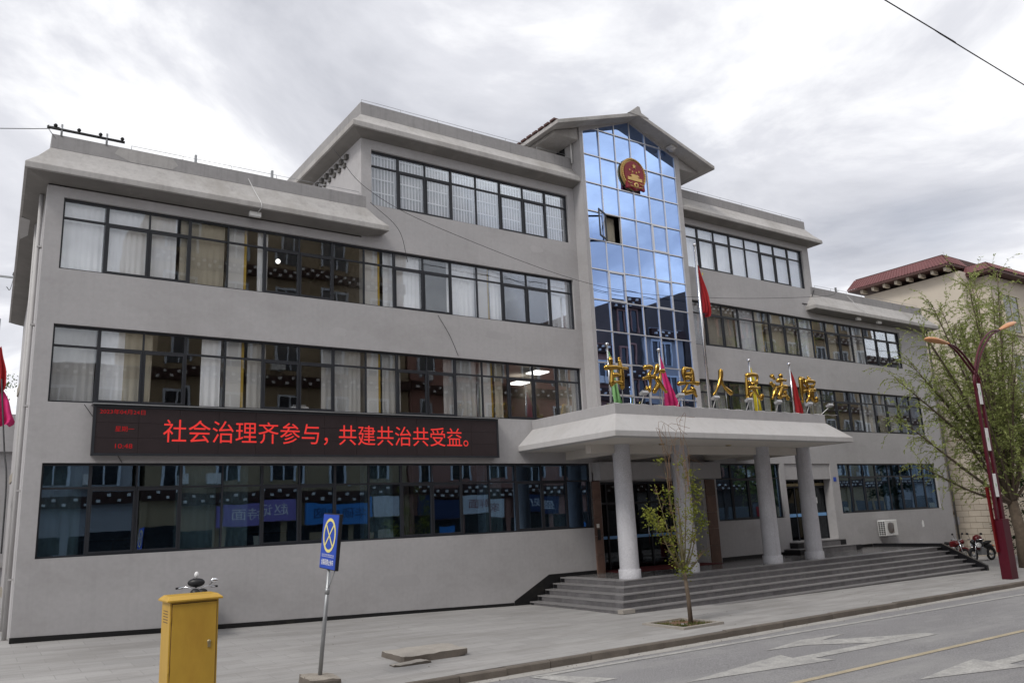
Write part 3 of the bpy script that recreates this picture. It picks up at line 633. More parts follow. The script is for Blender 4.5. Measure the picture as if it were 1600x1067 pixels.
# gable roof
rf = MB(); XA, XB, YF, YB = 16.97, 25.05, -1.15, 7.0; RZ = 16.86; EZ = 15.53; th = .15
for (xa_, xb_) in ((XA, GC), (GC, XB)):
    za_, zb_ = (EZ, RZ) if xa_ == XA else (RZ, EZ)
    rf.poly([(xa_, YF, za_), (xb_, YF, zb_), (xb_, YF, zb_ - th), (xa_, YF, za_ - th)], (0, YB - YF, 0))
roof = rf.build('gable_roof', 'plaster_eave', B, bevel=.015)
for i in range(22):                                   # tile ends along the left eave
    y = YF + .12 + i * .36
    bx('eave_tile', XA - .05, XA + .22, y, y + .26, EZ + .035, EZ + .10, 'tile_dark', roof)
MB().poly([(GC - .55, YF - .02, RZ - .15), (GC - .3, YF - .02, RZ + .02), (GC - .06, YF - .02, RZ + .22), (GC + .05, YF - .02, RZ + .22), (GC + .12, YF - .02, RZ - .02), (GC + .5, YF - .02, RZ - .15)], (0, .3, 0)).build('ridge_end', 'plaster_eave', roof)
bx('ridge_cap', GC - .12, GC + .12, YF + .3, YB, RZ - .03, RZ + .1, 'plaster_eave', roof)
m = MB()
m.poly([(17.3, -.5, 15.36), (TL, -.5, 15.36), (TL, -.5, 15.86), (17.3, -.5, 15.49)], (0, 6.5, 0)); m.build('eave_bracket', 'plaster_eave', roof, bevel=.05)
m = MB(); m.poly([(TR, -.5, 15.36), (24.75, -.5, 15.36), (24.75, -.5, 15.48), (TR, -.5, 15.86)], (0, 6.5, 0)); m.build('eave_bracket', 'plaster_eave', roof, bevel=.05)
m = MB(); m.poly([(TL + .15, GY + .0, 15.6), (TL + .15, GY, 15.75), (GC, GY, 16.70), (TR - .22, GY, 15.75), (TR - .22, GY, 15.6), (TR, GY, 15.6), (TR, GY, 15.95), (GC, GY, RZ - th + .04), (TL, GY, 15.95), (TL, GY, 15.6)], (0, .2, 0)); m.build('gable_wall', 'plaster', B)
m = MB(); m.box(TL - .02, TL + .01, .35, .95, 14.95, 15.40); m.build('side_window', 'dark_window', B)
MB().tube([(TL - .06, -.1, 14.6), (TL - .06, -.1, 15.5)], .03).build('downpipe', 'white_metal', B)
m = MB(); m.box(22.85, 23.2, -.95, -.65, 15.95, 16.05); m.lathe([(0.001, 15.85), (.12, 15.87), (.16, 15.95), (.16, 16.02)], (23.03, -.8, 0)); m.build('soffit_lamp', 'plaster_light', roof)

# ------------------------------------------------------------------ national emblem on the tower
E_ = thing('wall_emblem', (21.0, -.62, 13.85), 'round red and gold state emblem mounted high on the blue glass', 'emblem')
ec = Vector((21.0, -.60, 14.52))
def edisc(r, y0, y1, name, mat, sx=1.0):
    m = MB(); n = 40; m.poly([(ec.x + sx * r * math.cos(2 * math.pi * k / n), y0, ec.z + r * math.sin(2 * math.pi * k / n)) for k in range(n)], (0, y1 - y0, 0)); return m.build(name, mat, E_)
edisc(.66, ec.y, ec.y + .07, 'backing', 'gold_paint', .97); edisc(.52, ec.y - .035, ec.y, 'red_disc', 'emblem_red', .97)
m = MB()
for k in range(40):                                    # wheat-ear rim
    a = R(-58 + k * 296 / 39 - 0) ; rr = .595
    p = Vector((ec.x + .97 * rr * math.cos(a), ec.y - .03, ec.z + rr * math.sin(a))); d = Vector((-math.sin(a), 0, math.cos(a)))
    m.tube([p - d * .05, p, p + d * .05], [.012, .034, .012], 6)
m.build('wheat_rim', 'gold_paint', E_)
def star(cx, cz, r):
    m = MB(); pts = []
    for k in range(10):
        a = math.pi / 2 + k * math.pi / 5; q = r if k % 2 == 0 else r * .42; pts.append((cx + q * math.cos(a), ec.y - .06, cz + q * math.sin(a)))
    m.poly(pts, (0, .026, 0)); m.build('star', 'gold_paint', E_)
star(ec.x, ec.z + .3, .11)
for dx_, dz_ in ((-.24, .12), (-.1, .06), (.1, .06), (.24, .12)): star(ec.x + dx_, ec.z + dz_, .05)
m = MB(); y0 = ec.y - .07; y1 = ec.y - .03
m.box(ec.x - .36, ec.x + .36, y0, y1, ec.z - .30, ec.z - .17); m.box(ec.x - .17, ec.x + .17, y0, y1, ec.z - .17, ec.z - .11); m.poly([(ec.x - .24, y0, ec.z - .11), (ec.x + .24, y0, ec.z - .11), (ec.x + .15, y0, ec.z - .04), (ec.x - .15, y0, ec.z - .04)], (0, .04, 0)); m.build('gate', 'gold_paint', E_)
m = MB(); m.poly([(ec.x - .45, y0 - .02, ec.z - .33), (ec.x + .45, y0 - .02, ec.z - .33), (ec.x + .47, y0 - .02, ec.z - .66), (ec.x + .2, y0 - .02, ec.z - .62), (ec.x, y0 - .02, ec.z - .70), (ec.x - .2, y0 - .02, ec.z - .62), (ec.x - .47, y0 - .02, ec.z - .66)], (0, .12, 0)); m.build('ribbon', 'emblem_red', E_, bevel=.03)
m = MB(); m.lathe([(.05, -.02), (.11, -.02), (.11, .03), (.05, .03), (.05, -.02)], (ec.x, y0 - .03, ec.z - .49), 20, 'y')
for s_ in (-1, 1): m.tube([(ec.x + s_ * .18, y0 - .03, ec.z - .40), (ec.x + s_ * .32, y0 - .04, ec.z - .46), (ec.x + s_ * .42, y0 - .03, ec.z - .40)], [.012, .025, .012], 6); m.tube([(ec.x + s_ * .1, y0 - .03, ec.z - .58), (ec.x + s_ * .3, y0 - .04, ec.z - .55)], [.012, .02], 6)
m.build('cogwheel', 'gold_paint', E_)

# ------------------------------------------------------------------ porch
def porch():
    path = [(16.05, .0), (16.05, -4.1), (26.0, -4.1), (26.0, 0)]
    a = sweep(path, [(-.2, 4.3), (-.2, 5.0), (.0, 5.0), (.0, 4.69)], 'porch_parapet', 'plaster', B)
    b = sweep(path, [(-.02, 4.70), (.004, 4.69), (.6, 4.14), (.6, 3.98), (.56, 3.97), (.3, 3.965)], 'porch_eave', 'plaster_light', B)
    m = MB(); m.box(15.75, 26.3, -4.4, -.002, 3.965, 4.05); m.box(16.1, 25.95, -4.05, -.01, 4.5, 4.62); m.build('porch_soffit', 'soffit_white', B)
    m = MB(); m.box(16.3, 26.75 - .6, -2.62, -2.36, 3.7, 3.968)
    for xx in (17.5, 20.0, 24.15, 26.0): m.box(xx - .12, xx + .12, -2.36, -.003, 3.7, 3.968)
    m.build('porch_beam', 'soffit_white', B)
    for i, xx in enumerate((17.5, 20.02, 24.15, 26.5)):
        m = MB(); m.lathe([(.295, .22), (.29, 1.2), (.275, 3.0), (.27, 3.97)], (xx, -2.62, 0), 32)
        c = m.build('column', 'terrazzo_column', B)
        m = MB(); m.lathe([(.001, .24), (.33, .24), (.335, .235), (.335, -.03)], (xx, -2.62, 0), 32); m.build('column_base', 'terrazzo_column', c)
    for xx in (21.9, 18.8): MB().lathe([(.001, 3.93), (.09, 3.93), (.11, 3.965)], (xx, -3.1, 0), 16).build('downlight', 'brass', B)
porch()
# main entrance: pilasters, header, doors
for xa, xb in ((18.42, 18.74), (23.95, 24.45)):
    for k in range(5):
        z0 = -.03 + k * .606; bx('marble_panel', xa, xb, -.06, -.002 + .1, z0 + .004, z0 + .602, 'marble_brown', B)
for k in range(4):
    xa = 18.5 + k * 1.5; bx('header_panel', xa + .005, xa + 1.495, -.38, -.001, 3.02, 3.62, 'plaster', B)
m = MB(); m.box(18.74, 18.8, .0, .9, -.03, 3.3); m.box(23.79, 23.85, 0, .9, -.03, 3.3); m.box(18.74, 23.85, 0.0, 4, 3.0, 3.3); m.build('entrance_reveal', 'plaster', B)
m = MB(); m.box(18.74, 23.85, .0, 5, -.3, -.028); m.build('lobby_floor', 'platform_tile', B)
D = MB(); dxs = [18.8, 19.75, 20.8, 21.85, 22.85, 23.79]
for x in dxs: D.box(x - .035, x + .035, .82, .9, -.03, 3.0)
for z in (2.25, 2.96): D.box(18.8, 23.79, .825, .895, z - .04, z + .04)
doors = D.build('entrance_door', 'frame', B)
for a, b in zip(dxs, dxs[1:]):
    bx('door_glass', a + .035, b - .035, .855, .865, 0.0, 2.21, 'glass_door', doors); bx('fanlight_glass', a + .035, b - .035, .855, .865, 2.29, 2.92, 'glass_door', doors)
    bx('blue_sticker', a + .05, b - .05, .845, .85, 1.02, 1.12, 'door_blue', doors)
for x in (20.6, 21.0, 21.65, 22.05): MB().tube([(x, .78, .75), (x, .78, 1.6)], .016).build('door_handle', 'steel', doors)
bx('intercom', 18.5, 18.6, -.1, -.06, 1.05, 1.4, 'black_plastic', B); bx('card_reader', 18.48, 18.58, -.085, -.06, 1.45, 1.58, 'pillar_white', B)
m = MB(); m.box(18.95, 23.6, -.9, .78, -.022, -.012); tag(m.build('red_carpet', 'red_carpet'), 'dark red carpet laid before the main entrance doors', 'carpet')
# side door with two steps
m = MB(); m.box(28.72, 28.8, .0, .6, .44, 3.6); m.box(31.92, 32.0, .0, .6, .44, 3.6); m.box(28.72, 32.0, .05, .6, 2.95, 3.6); m.box(28.72, 32, 0.05, 1.4, .4, .452); m.build('side_entrance_reveal', 'plaster', B)
D = MB(); dxs = [28.8, 29.85, 30.9, 31.92]
for x in dxs: D.box(x - .03, x + .03, .42, .48, .45, 2.95)
D.box(28.8, 31.92, .4, .5, 2.62, 2.68); D.box(28.8, 31.92, .4, .5, 2.88, 2.95)
sd = D.build('side_door', 'frame', B); bx('brass_rail', 28.82, 31.9, .385, .4, 2.69, 2.80, 'brass', sd)
for a, b in zip(dxs, dxs[1:]):
    bx('door_glass', a + .03, b - .03, .445, .455, .48, 2.6, 'glass_door', sd); bx('blue_sticker', a + .03, b - .03, .432, .438, 1.42, 1.55, 'door_blue', sd)
bx('door_notice', 31.1, 31.35, .428, .436, 1.95, 2.2, 'sign_white', sd)

# ------------------------------------------------------------------ entrance steps
ST = thing('entrance_steps', (25, -3.5, -1.0), 'wide grey granite entrance steps with dark side kerbs below the porch', 'steps')
PX0, PX1, PY = 16.85, 34.3, -3.05; RS, TD = .158, .32
m = MB(); m.box(PX0 + .3, PX1, PY + .36, -.014, -1.2, -.04); core = m.build('platform_core', 'granite_step', ST)
yy = -.02
for j in range(5):
    ya = -.014 - j * .6; 
    for i in range(22):
        xa = PX0 + .3 + i * .8; xb = min(PX1, xa + .796)
        if xa >= PX1: break
        bx('floor_tile', xa, xb, max(ya - .596, PY + .36), ya, -.04, -.026, 'platform_tile', ST)
for i in range(6):
    z1 = -.025 - RS * i; y0 = PY - TD * i; x0 = PX0 - .31 * i
    if i == 6 : z1 = -.025 - RS * 6
    n = 15; L_ = (PX1 - x0) / n
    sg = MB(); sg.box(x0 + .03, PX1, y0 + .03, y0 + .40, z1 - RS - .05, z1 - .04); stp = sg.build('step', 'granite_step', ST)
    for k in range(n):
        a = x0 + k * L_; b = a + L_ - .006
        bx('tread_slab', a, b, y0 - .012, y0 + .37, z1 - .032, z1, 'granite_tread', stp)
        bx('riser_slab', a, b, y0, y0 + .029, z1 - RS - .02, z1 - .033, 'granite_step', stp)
    ylen = -.03 - y0 - .38; k = max(1, int(round(ylen / 1.2)))
    for q in range(k):
        ya = y0 + .376 + q * ylen / k; yb = ya + ylen / k - .006
        bx('tread_slab', x0 - .012, x0 + .37, ya, yb, z1 - .032, z1, 'granite_tread', stp)
        bx('riser_slab', x0, x0 + .029, ya, yb, z1 - RS - .02, z1 - .033, 'granite_step', stp)
    bx('riser_slab', x0 - .001, x0 + .028, y0 + .03, y0 + .372, z1 - RS - .02, z1 - .033, 'granite_step', stp)
    bx('black_step_end', x0 + .02, x0 + .32, -.05, -.013, z1 - .15, z1 + .0, 'granite_dark', stp); bx('black_step_end', x0 - .004, x0 + .03, -.24, -.055, z1 - .15, z1 - .034, 'granite_dark', stp)
    bx('black_step_end', PX1 - .3, PX1 - .002, y0 - .006, y0 + .02, z1 - .13, z1 - .034, 'granite_dark', stp)
# right cheek kerb: level along the platform, then sloping with the steps
m = MB(); cy = [(-.02, .11), (PY - .02, .11), (PY - 5 * TD - .02, -.70), (PY - 5 * TD - .10, -.74), (PY - 5 * TD - .10, -1.3), (-.02, -1.3)]
m.poly([(PX1, y, z) for y, z in cy], (.16, 0, 0)); m.build('cheek_kerb', 'granite_dark', ST, bevel=.008)
bx('worn_corner', PX0 - .31 * 4 - .016, PX0 - .31 * 4 + .42, PY - TD * 4 - .016, PY - TD * 4 + .2, -.025 - RS * 4 - .1, -.025 - RS * 4 + .002, 'concrete_slab', ST)
SS = thing('side_door_steps', (30.4, -.5, 0), 'two small granite steps with black ends in front of the side door', 'steps')
for k, (xa, xb, ya, z0, z1) in enumerate(((28.2, 32.3, -.75, -.024, .2), (28.6, 31.8, -.38, .201, .44))):
    bx('step', xa, xb, ya, -.013, z0, z1 - .03, 'granite_step', SS); bx('tread_slab', xa - .01, xb + .01, ya - .015, -.013, z1 - .03, z1, 'granite_tread', SS)
    bx('black_end', xb - .35, xb + .015, ya - .018, -.013 , z0, z1 - .032, 'granite_dark', SS); bx('black_end', xa - .015, xa + .35, ya - .018, -.013, z0, z1 - .032, 'granite_dark', SS)

# ------------------------------------------------------------------ LED screen
LS = thing('led_screen', (8.8, 0, 3.77), 'long black display board with red running text on the facade', 'screen')
m = MB(); m.box(3.1, 14.53, -.22, -.003, 3.77, 4.94); m.build('housing', 'led_black', LS)
m = MB()
for q in ((3.08, 14.55, 4.90, 4.96), (3.08, 14.55, 3.75, 3.81)): m.box(q[0], q[1], -.25, -.221, q[2], q[3])
m.box(3.08, 3.14, -.25, -.221, 3.81, 4.90); m.box(14.49, 14.55, -.25, -.221, 3.81, 4.90); m.build('bezel', 'frame', LS)
for i in range(12):
    for j in range(3):
        xa = 3.14 + i * 11.35 / 12; za = 3.81 + j * 1.09 / 3; bx('led_panel', xa + .003, xa + 11.35 / 12 - .003, -.235, -.221, za + .003, za + 1.09 / 3 - .003, 'led_screen', LS)
text('message', '社会治理齐参与，', 'led_red', LS, front(6.78, -.238, 4.36), height=.58, width=4.26)
text('message', '共建共治共受益。', 'led_red', LS, front(11.33, -.238, 4.36), height=.56, width=4.2)
text('date', '2023年04月24日', 'led_red_dim', LS, front(3.72, -.238, 4.80), height=.12, width=1.0)
text('weekday', '星期一', 'led_red_dim', LS, front(3.78, -.238, 4.39), height=.13, width=.42)
text('clock_time', '10:48', 'led_red_dim', LS, front(3.78, -.238, 3.98), height=.11, width=.38)
m = MB(); m.box(3.05, 14.6, -.3, -.002, 4.965, 4.99); m.build('rain_cover', 'grey_metal', LS)

# ------------------------------------------------------------------ gilt letters on the porch
CH = {
 '甘': [[(0, .66), (.5, .7), (1, .7)], [(.27, 1), (.3, .6), (.26, .08)], [(.68, 1.02), (.74, .6), (.74, .0)], [(.3, .42), (.5, .44), (.7, .43)], [(.27, .16), (.5, .2), (.72, .17)]],
 '孜': [[(.05, .86), (.25, .9), (.42, .88), (.26, .66)], [(.25, .66), (.3, .35), (.22, .05), (.1, .16)], [(0, .48), (.25, .54), (.48, .56)], [(.7, 1), (.62, .8), (.5, .62)], [(.6, .76), (.8, .8), (1, .8)], [(.85, .8), (.74, .4), (.45, .02)], [(.58, .56), (.78, .28), (1.02, .05)]],
 '县': [[(.3, 1), (.28, .75), (.3, .5)], [(.3, 1), (.55, 1.02), (.72, .98), (.72, .5)], [(.32, .82), (.7, .83)], [(.32, .67), (.7, .68)], [(-.02, .44), (.5, .5), (1, .5)], [(.46, .46), (.34, .3), (.22, .12), (.5, .16), (.74, .2)], [(.62, .32), (.72, .2), (.82, .02)]],
 '人': [[(.52, .98), (.48, .7), (.3, .35), (.02, .02)], [(.46, .62), (.66, .34), (1.02, .1)]],
 '民': [[(.2, .92), (.5, .97), (.82, .94), (.76, .66)], [(.22, .66), (.5, .68), (.76, .67)], [(.2, .95), (.18, .5), (.18, .06), (.42, .26)], [(.22, .42), (.5, .46), (.88, .47)], [(.5, .66), (.6, .34), (.9, .03), (1, .2)]],
 '法': [[(.06, .95), (.22, .82)], [(0, .64), (.16, .54)], [(.02, .04), (.14, .2), (.26, .44)], [(.4, .76), (.65, .8), (.92, .8)], [(.66, 1.02), (.66, .75), (.64, .5)], [(.32, .48), (.65, .53), (1, .53)], [(.62, .5), (.5, .3), (.42, .1), (.65, .13), (.88, .17)], [(.78, .34), (.88, .2), (.98, .04)]],
 '院': [[(.08, .98), (.08, .5), (.06, 0)], [(.08, .96), (.32, .94), (.18, .7), (.34, .5), (.14, .4)], [(.64, 1.04), (.72, .92)], [(.42, .72), (.44, .86), (.7, .88), (1, .86), (.95, .74)], [(.52, .66), (.7, .68), (.88, .67)], [(.4, .48), (.7, .52), (1.0, .52)], [(.6, .5), (.55, .25), (.34, .02)], [(.77, .5), (.75, .2), (.8, .06), (1.0, .06), (1.02, .2)]],
}
LY = -4.02
for ch, xc, z0, nm in (('甘', 16.28, 5.47, 'first'), ('孜', 17.8, 5.40, 'second'), ('县', 19.28, 5.36, 'third'), ('人', 20.8, 5.45, 'fourth'), ('民', 22.34, 5.40, 'fifth'), ('法', 23.75, 5.46, 'sixth'), ('院', 25.32, 5.44, 'last')):
    t = thing('gilt_character', (xc, LY, 5.0), 'golden brush-written character on thin posts, %s from the left on the porch' % nm, 'letter', 'gilt characters of the court name')
    m = MB(); s_ = .86
    for k, st in enumerate(CH[ch]):
        pts = catmull([(xc + (p[0] - .5) * s_, LY + .012 * (k % 3), z0 + p[1] * s_) for p in st], 5); n = len(pts)
        m.tube(pts, [.068 * (.5 + .75 * abs(math.sin(1.1 + 2.4 * i / (n - 1) + k))) for i in range(n)], 8)
        for e_ in (pts[0], pts[-1]): m.ell(e_, (.05, .05, .05), 8, 6)
    m.build('brush_strokes', 'gold', t)
    for dx_ in (-.22, .22): MB().tube([(xc + dx_, LY + .05, 4.98), (xc + dx_, LY + .05, 5.62)], .014, 6).build('post', 'grey_metal', t)
MB
rail = MB()
for i in range(18):
    a = 16.1 + i * .6
    rail.tube([(a, -4.0, 5.03), (a + .3, -4.0, 5.0), (a + .6, -4.0, 5.03)], .008, 5)
tag(rail.build('light_string_cable', 'cable_white'), 'thin pale cable lying along the porch parapet top', 'cable')
for i, xc in enumerate((17.2, 18.72, 20.3, 21.91, 23.42, 25.11, 26.3)):
    z = 5.36
    t = thing('floodlight', (xc, -4.1, 5.0), 'small white floodlight on the porch edge, %s from the left' % ['first', 'second', 'third', 'fourth', 'fifth', 'sixth', 'last'][i], 'floodlight', 'floodlights along the porch')
    MB().tube([(min(xc, 25.9), -3.98, 4.98), (xc, -4.14, z - .06)], .014, 6).build('arm', 'white_metal', t)
    m = MB(); m.poly([(xc - .12, -4.24, z - .03), (xc - .12, -4.08, z - .1), (xc - .12, -4.04, z - .02), (xc - .12, -4.20, z + .05)], (.24, 0, 0)); m.build('lamp_head', 'lamp_grey', t, bevel=.01)
    m = MB(); m.poly([(xc - .1, -4.202, z + .056), (xc - .1, -4.045, z - .012), (xc + .1, -4.045, z - .012), (xc + .1, -4.202, z + .056)]); m.build('lens', 'steel', t)
# flagpoles with hanging flags
def hang_flag(t, x, y, ztop, zbot, wtop, wbot, mat, lean=0.2, seed=1, local=False):
    m = MB(); vs = []; fs = []; nz, nx = 14, 10; rr = random.Random(seed)
    for i in range(nz + 1):
        f = i / nz; z = ztop + (zbot - ztop) * f; wd = wtop + (wbot - wtop) * (f ** .7)
        if f > .9: wd *= 1 - (f - .9) * 3
        for k in range(nx + 1):
            u = k / nx
            vs.append((x + .03 + u * wd + lean * f * .3 + .02 * math.sin(f * 9 + seed) * u, y + .30 * wd * math.sin(u * 13 + f * 2.5 + seed) * (.35 + f), z - .14 * u * (1 + .5 * math.sin(u * 7 + seed))))
    for i in range(nz):
        for k in range(nx): a = i * (nx + 1) + k; fs.append((a, a + 1, a + nx + 2, a + nx + 1))
    m.add(vs, fs, True); return m.build('flag', mat, t)
FY = -3.55
for i, (x, zt, mat, zb, w1, lab) in enumerate(((16.4, 6.82, 'flag_green', 5.05, .34, 'short steel flagpole with a furled pale green flag behind the first gilt character'),
        (18.55, 6.82, 'flag_pink', 5.05, .50, 'short steel flagpole with a hanging pink flag right of the second gilt character'),
        (20.68, 10.65, 'flag_red', 8.35, .38, 'tall steel flagpole with a red national flag hanging in front of the tower edge'),
        (22.85, 6.80, 'flag_yellow', 5.05, .28, 'short steel flagpole with a furled yellow flag behind the fifth gilt character'),
        (25.05, 6.82, 'flag_red', 5.05, .36, 'short steel flagpole with a furled red flag before the last gilt character'))):
    t = thing('flagpole', (x, FY, 4.62), lab, 'flagpole', 'flagpoles on the porch')
    rad = .035 if zt < 8 else .05
    MB().tube([(x, FY, 4.6), (x, FY, zt)], [rad, rad * .8], 10).build('pole', 'steel', t)
    MB().ell((x, FY, zt + .05), (.06, .06, .06)).build('finial_ball', 'steel', t)
    fl = hang_flag(t, x, FY, zt - (.12 if zt < 8 else .55), zb, .06, w1, mat, .25, i + 1)
    if zt > 8:
        m = MB()
        for (cx, cz, r_) in ((x + .12, zt - 1.0, .07),):
            pts = []
            for k in range(10):
                a = math.pi / 2 + k * math.pi / 5; q = r_ if k % 2 == 0 else r_ * .42; pts.append((cx + q * math.cos(a) * .6, FY - .13, cz + q * math.sin(a)))
            m.poly(pts)
        m.build('flag_star', 'flag_yellow', t)

# ------------------------------------------------------------------ small fittings on the facade
A = thing('air_conditioner', (35.2, 0, .3), 'white outdoor air conditioner unit on a bracket below the right ground window', 'air conditioner')
m = MB(); m.box(34.75, 35.7, -.46, -.1, .40, 1.08); m.build('casing', 'white_metal', A, bevel=.02)
m = MB(); m.lathe([(.001, -.472), (.24, -.472), (.25, -.462)], (35.16, 0, .74), 28, 'y'); m.build('fan_grille', 'grey_metal', A)
for k in range(9): bx('grille_bar', 34.93, 35.39, -.480, -.473, .53 + k * .05, .545 + k * .05, 'furniture', A)
for i in range(3):
    for j in range(7): bx('side_vent', 34.744, 34.752, -.44 + i * .11, -.355 + i * .11, .44 + j * .085, .507 + j * .085, 'black_plastic', A)
m = MB(); m.box(34.9, 34.95, -.46, -.002, .36, .398); m.box(35.5, 35.55, -.46, -.002, .36, .398); m.build('bracket', 'grey_metal', A)
m = MB(); m.poly([(38.55, -.006, .62), (38.72, -.012, .66), (38.68, -.02, .92), (38.60, -.006, .97), (38.54, -.01, .8)], (0, -.004, 0)); tag(m.build('notice_paper', 'sign_white'), 'torn white paper stuck to the wall right of the air conditioner', 'paper')
m = MB(); m.box(32.06, 32.26, -.012, -.001, 2.84, 3.02); tag(m.build('number_plate', 'sign_blue'), 'small blue house number plate right of the side door', 'plate')
for i, (x, z, lab) in enumerate(((6.75, 10.44, 'small white lamp under the left wing eave above third floor windows'), (35.2, 10.42, 'small round lamp under the right wing eave, nearer the tower'), (36.9, 10.42, 'small round lamp under the right wing eave, farther from the tower'))):
    m = MB(); m.box(x - .16, x + .16, -.34, -.22, z - .12, z + .02); tag(m.build('eave_lamp', 'white_metal', bevel=.02), lab, 'lamp')
IR = thing('insulator_rack', (2.5, .1, 11.72), 'dark steel bar with round insulators on the left roof corner', 'rack')
MB().tube([(1.66, .0, 11.86), (3.42, .0, 11.86)], .035, 6).build('bar', 'cable', IR)
for x in (1.98, 3.0): MB().tube([(x, .0, 11.68), (x, .0, 12.0)], .028, 6).build('upright', 'grey_metal', IR)
for x in (1.84, 2.36, 2.85, 3.36):
    m = MB(); m.lathe([(.001, 11.885), (.038, 11.885), (.026, 11.91), (.046, 11.925), (.046, 11.955), (.024, 11.985), (.001, 11.99)], (x, 0, 0), 12); m.build('insulator', 'rubber', IR)
MB().tube([(1.66, .0, 11.86), (1.85, .0, 11.6)], .012, 5).build('stay', 'grey_metal', IR)
RC = thing('roof_lightning_wire', (18, .1, 11.7), 'thin lightning wire on short posts along the roof parapets', 'wire')
for xa, xb, z in ((3.6, 10.0, 11.71), (10.1, 18.3, 14.84), (23.9, 32.2, 14.80), (32.6, 41.3, 11.64)):
    n = int((xb - xa) / 1.2); m = MB()
    for i in range(n + 1):
        x = xa + (xb - xa) * i / n; m.tube([(x, .08, z), (x, .08, z + .13)], .008, 5)
        if i < n: m.tube([(x, .08, z + .13), (x + (xb - xa) / n, .08, z + .13)], .007, 5)
    m.build('wire', 'grey_metal', RC)
for x, z in ((5.2, 11.71), (7.3, 11.71), (34.2, 11.64)): bx('roof_stub', x - .03, x + .03, .0, .08, z, z + .22, 'grey_metal', RC)
def cable(pts, r, label, mat='cable', sag=0.0, name='cable'):
    m = MB(); m.tube(catmull(pts, 8), r, 5); return tag(m.build(name, mat), label, 'cable')
cable([(-40, -2, 1.0), (-12, -.8, 8.3), (.7, -.05, 11.55), (1.7, .0, 11.92)], .010, 'thin wire running left from the roof corner insulators')
cable([(-30, -12, 15.7), (19.17, -12, 14.44), (26.68, -12, 14.2), (90, -12, 12.3)], .018, 'black power cable crossing the sky at top right')
cable([(9.3, .35, 13.2), (10.2, -.12, 11.9), (12.6, -.45, 10.9), (18.6, -.75, 9.75), (24.5, -.75, 10.0), (32.0, -.6, 11.0), (33.6, -.5, 11.5)], .008, 'thin dark cable sagging across the facade and tower')
cable([(10.3, -.08, 11.5), (11.0, -.55, 10.6), (11.3, -.55, 9.6)], .008, 'thin dark cable hanging from the left eave end to third floor')
cable([(12.6, -.02, 8.2), (13.0, -.02, 7.6), (13.3, -.02, 6.95)], .007, 'short hairline cable on the wall between second and third floor')
cable([(2.9, -.02, 4.98), (3.3, -.02, 4.4), (3.8, -.02, 3.6)], .007, 'hairline cable on the wall left of the display board')
cable([(6.55, .1, 11.75), (6.75, -.2, 11.1), (6.85, -.53, 10.6), (6.8, -.35, 10.42)], .012, 'white lamp cable draped over the left wing eave', 'cable_white')
cable([(34.9, .1, 11.7), (35.2, -.25, 11.1), (35.6, -.53, 10.6)], .012, 'white lamp cable draped over the right wing eave', 'cable_white')
cable([(32.4, -.02, 11.5), (32.1, -.1, 11.2), (31.9, -.03, 10.8), (31.4, -.02, 10.75)], .02, 'dark loop of cable on the wall beside the right wing eave')
for k, (y, r_, lab) in enumerate(((.9, .05, 'pale downpipe on the left side wall nearest the corner'), (3.2, .055, 'pale downpipe on the left side wall farther back'))):
    x = XL + .55 * y / 16 - .09; m = MB(); m.tube([(x, y, zf(x) - .05), (x, y, 10.4)], r_, 8)
    for z in (1, 3, 5, 7, 9): m.box(x - .02, x + .12, y - .07, y + .07, z, z + .04)
    m.build('downpipe', 'plaster_light', B)
m = MB(); m.tube([(41.6, -.06, -1.0), (41.6, -.06, 10.4)], .05, 8); m.build('downpipe', 'dark_concrete', B)
cable([(1.4, 6, 6.5), (1.55, 4.5, 4.4), (1.62, 3.4, 3.4), (1.6, 2.4, 1.6)], .022, 'black cable hanging along the left side wall')

# ------------------------------------------------------------------ yellow cabinet and things on the pavement
cx0, cx1, cy0, cy1 = 3.27, 3.97, -8.28, -7.74; cg = G(3.6, -8)
Y = thing('utility_cabinet', (3.62, -8.0, cg), 'yellow metal utility cabinet standing at the kerb', 'cabinet')
m = MB(); m.box(cx0, cx1, cy0, cy1, cg, .885); m.build('body', 'yellow_paint', Y, bevel=.006)
m = MB(); a, b, c, d = cx0 - .05, cx1 + .05, cy0 - .05, cy1 + .05
m.add([(a, c, .885), (b, c, .885), (b, d, .885), (a, d, .885), (a, c, .91), (b, c, .91), (b, d, .91), (a, d, .91), (a + .06, c + .09, .965), (b - .06, c + .09, .965), (b - .06, d - .09, .965), (a + .06, d - .09, .965)],
      [(0, 3, 2, 1), (0, 1, 5, 4), (1, 2, 6, 5), (2, 3, 7, 6), (3, 0, 4, 7), (4, 5, 9, 8), (5, 6, 10, 9), (6, 7, 11, 10), (7, 4, 8, 11), (8, 9, 10, 11)]); m.build('lid', 'yellow_paint', Y, bevel=.004)
bx('door_seam', cx0 + .025, cx1 - .025, cy0 - .004, cy0 + .001, cg + .1, .86, 'furniture', Y); bx('door', cx0 + .034, cx1 - .034, cy0 - .016, cy0 - .0045, cg + .11, .85, 'yellow_paint', Y)
for k in range(5): bx('vent_slot', cx0 - .002, cx0 + .002, cy0 + .12, cy1 - .12, .58 + k * .04, .592 + k * .04, 'furniture', Y)
m = MB(); m.lathe([(.001, -.02), (.025, -.02), (.03, 0)], (cx1 - .13, cy0 - .014, .28), 12, 'y'); m.box(cx1 - .15, cx1 - .11, cy0 - .03, cy0 - .014, .20, .26); m.build('lock', 'brass', Y)
for z in (-.1, .6): bx('hinge', cx0 + .003, cx0 + .022, cy0 - .022, cy0 - .002, z, z + .09, 'yellow_paint', Y)

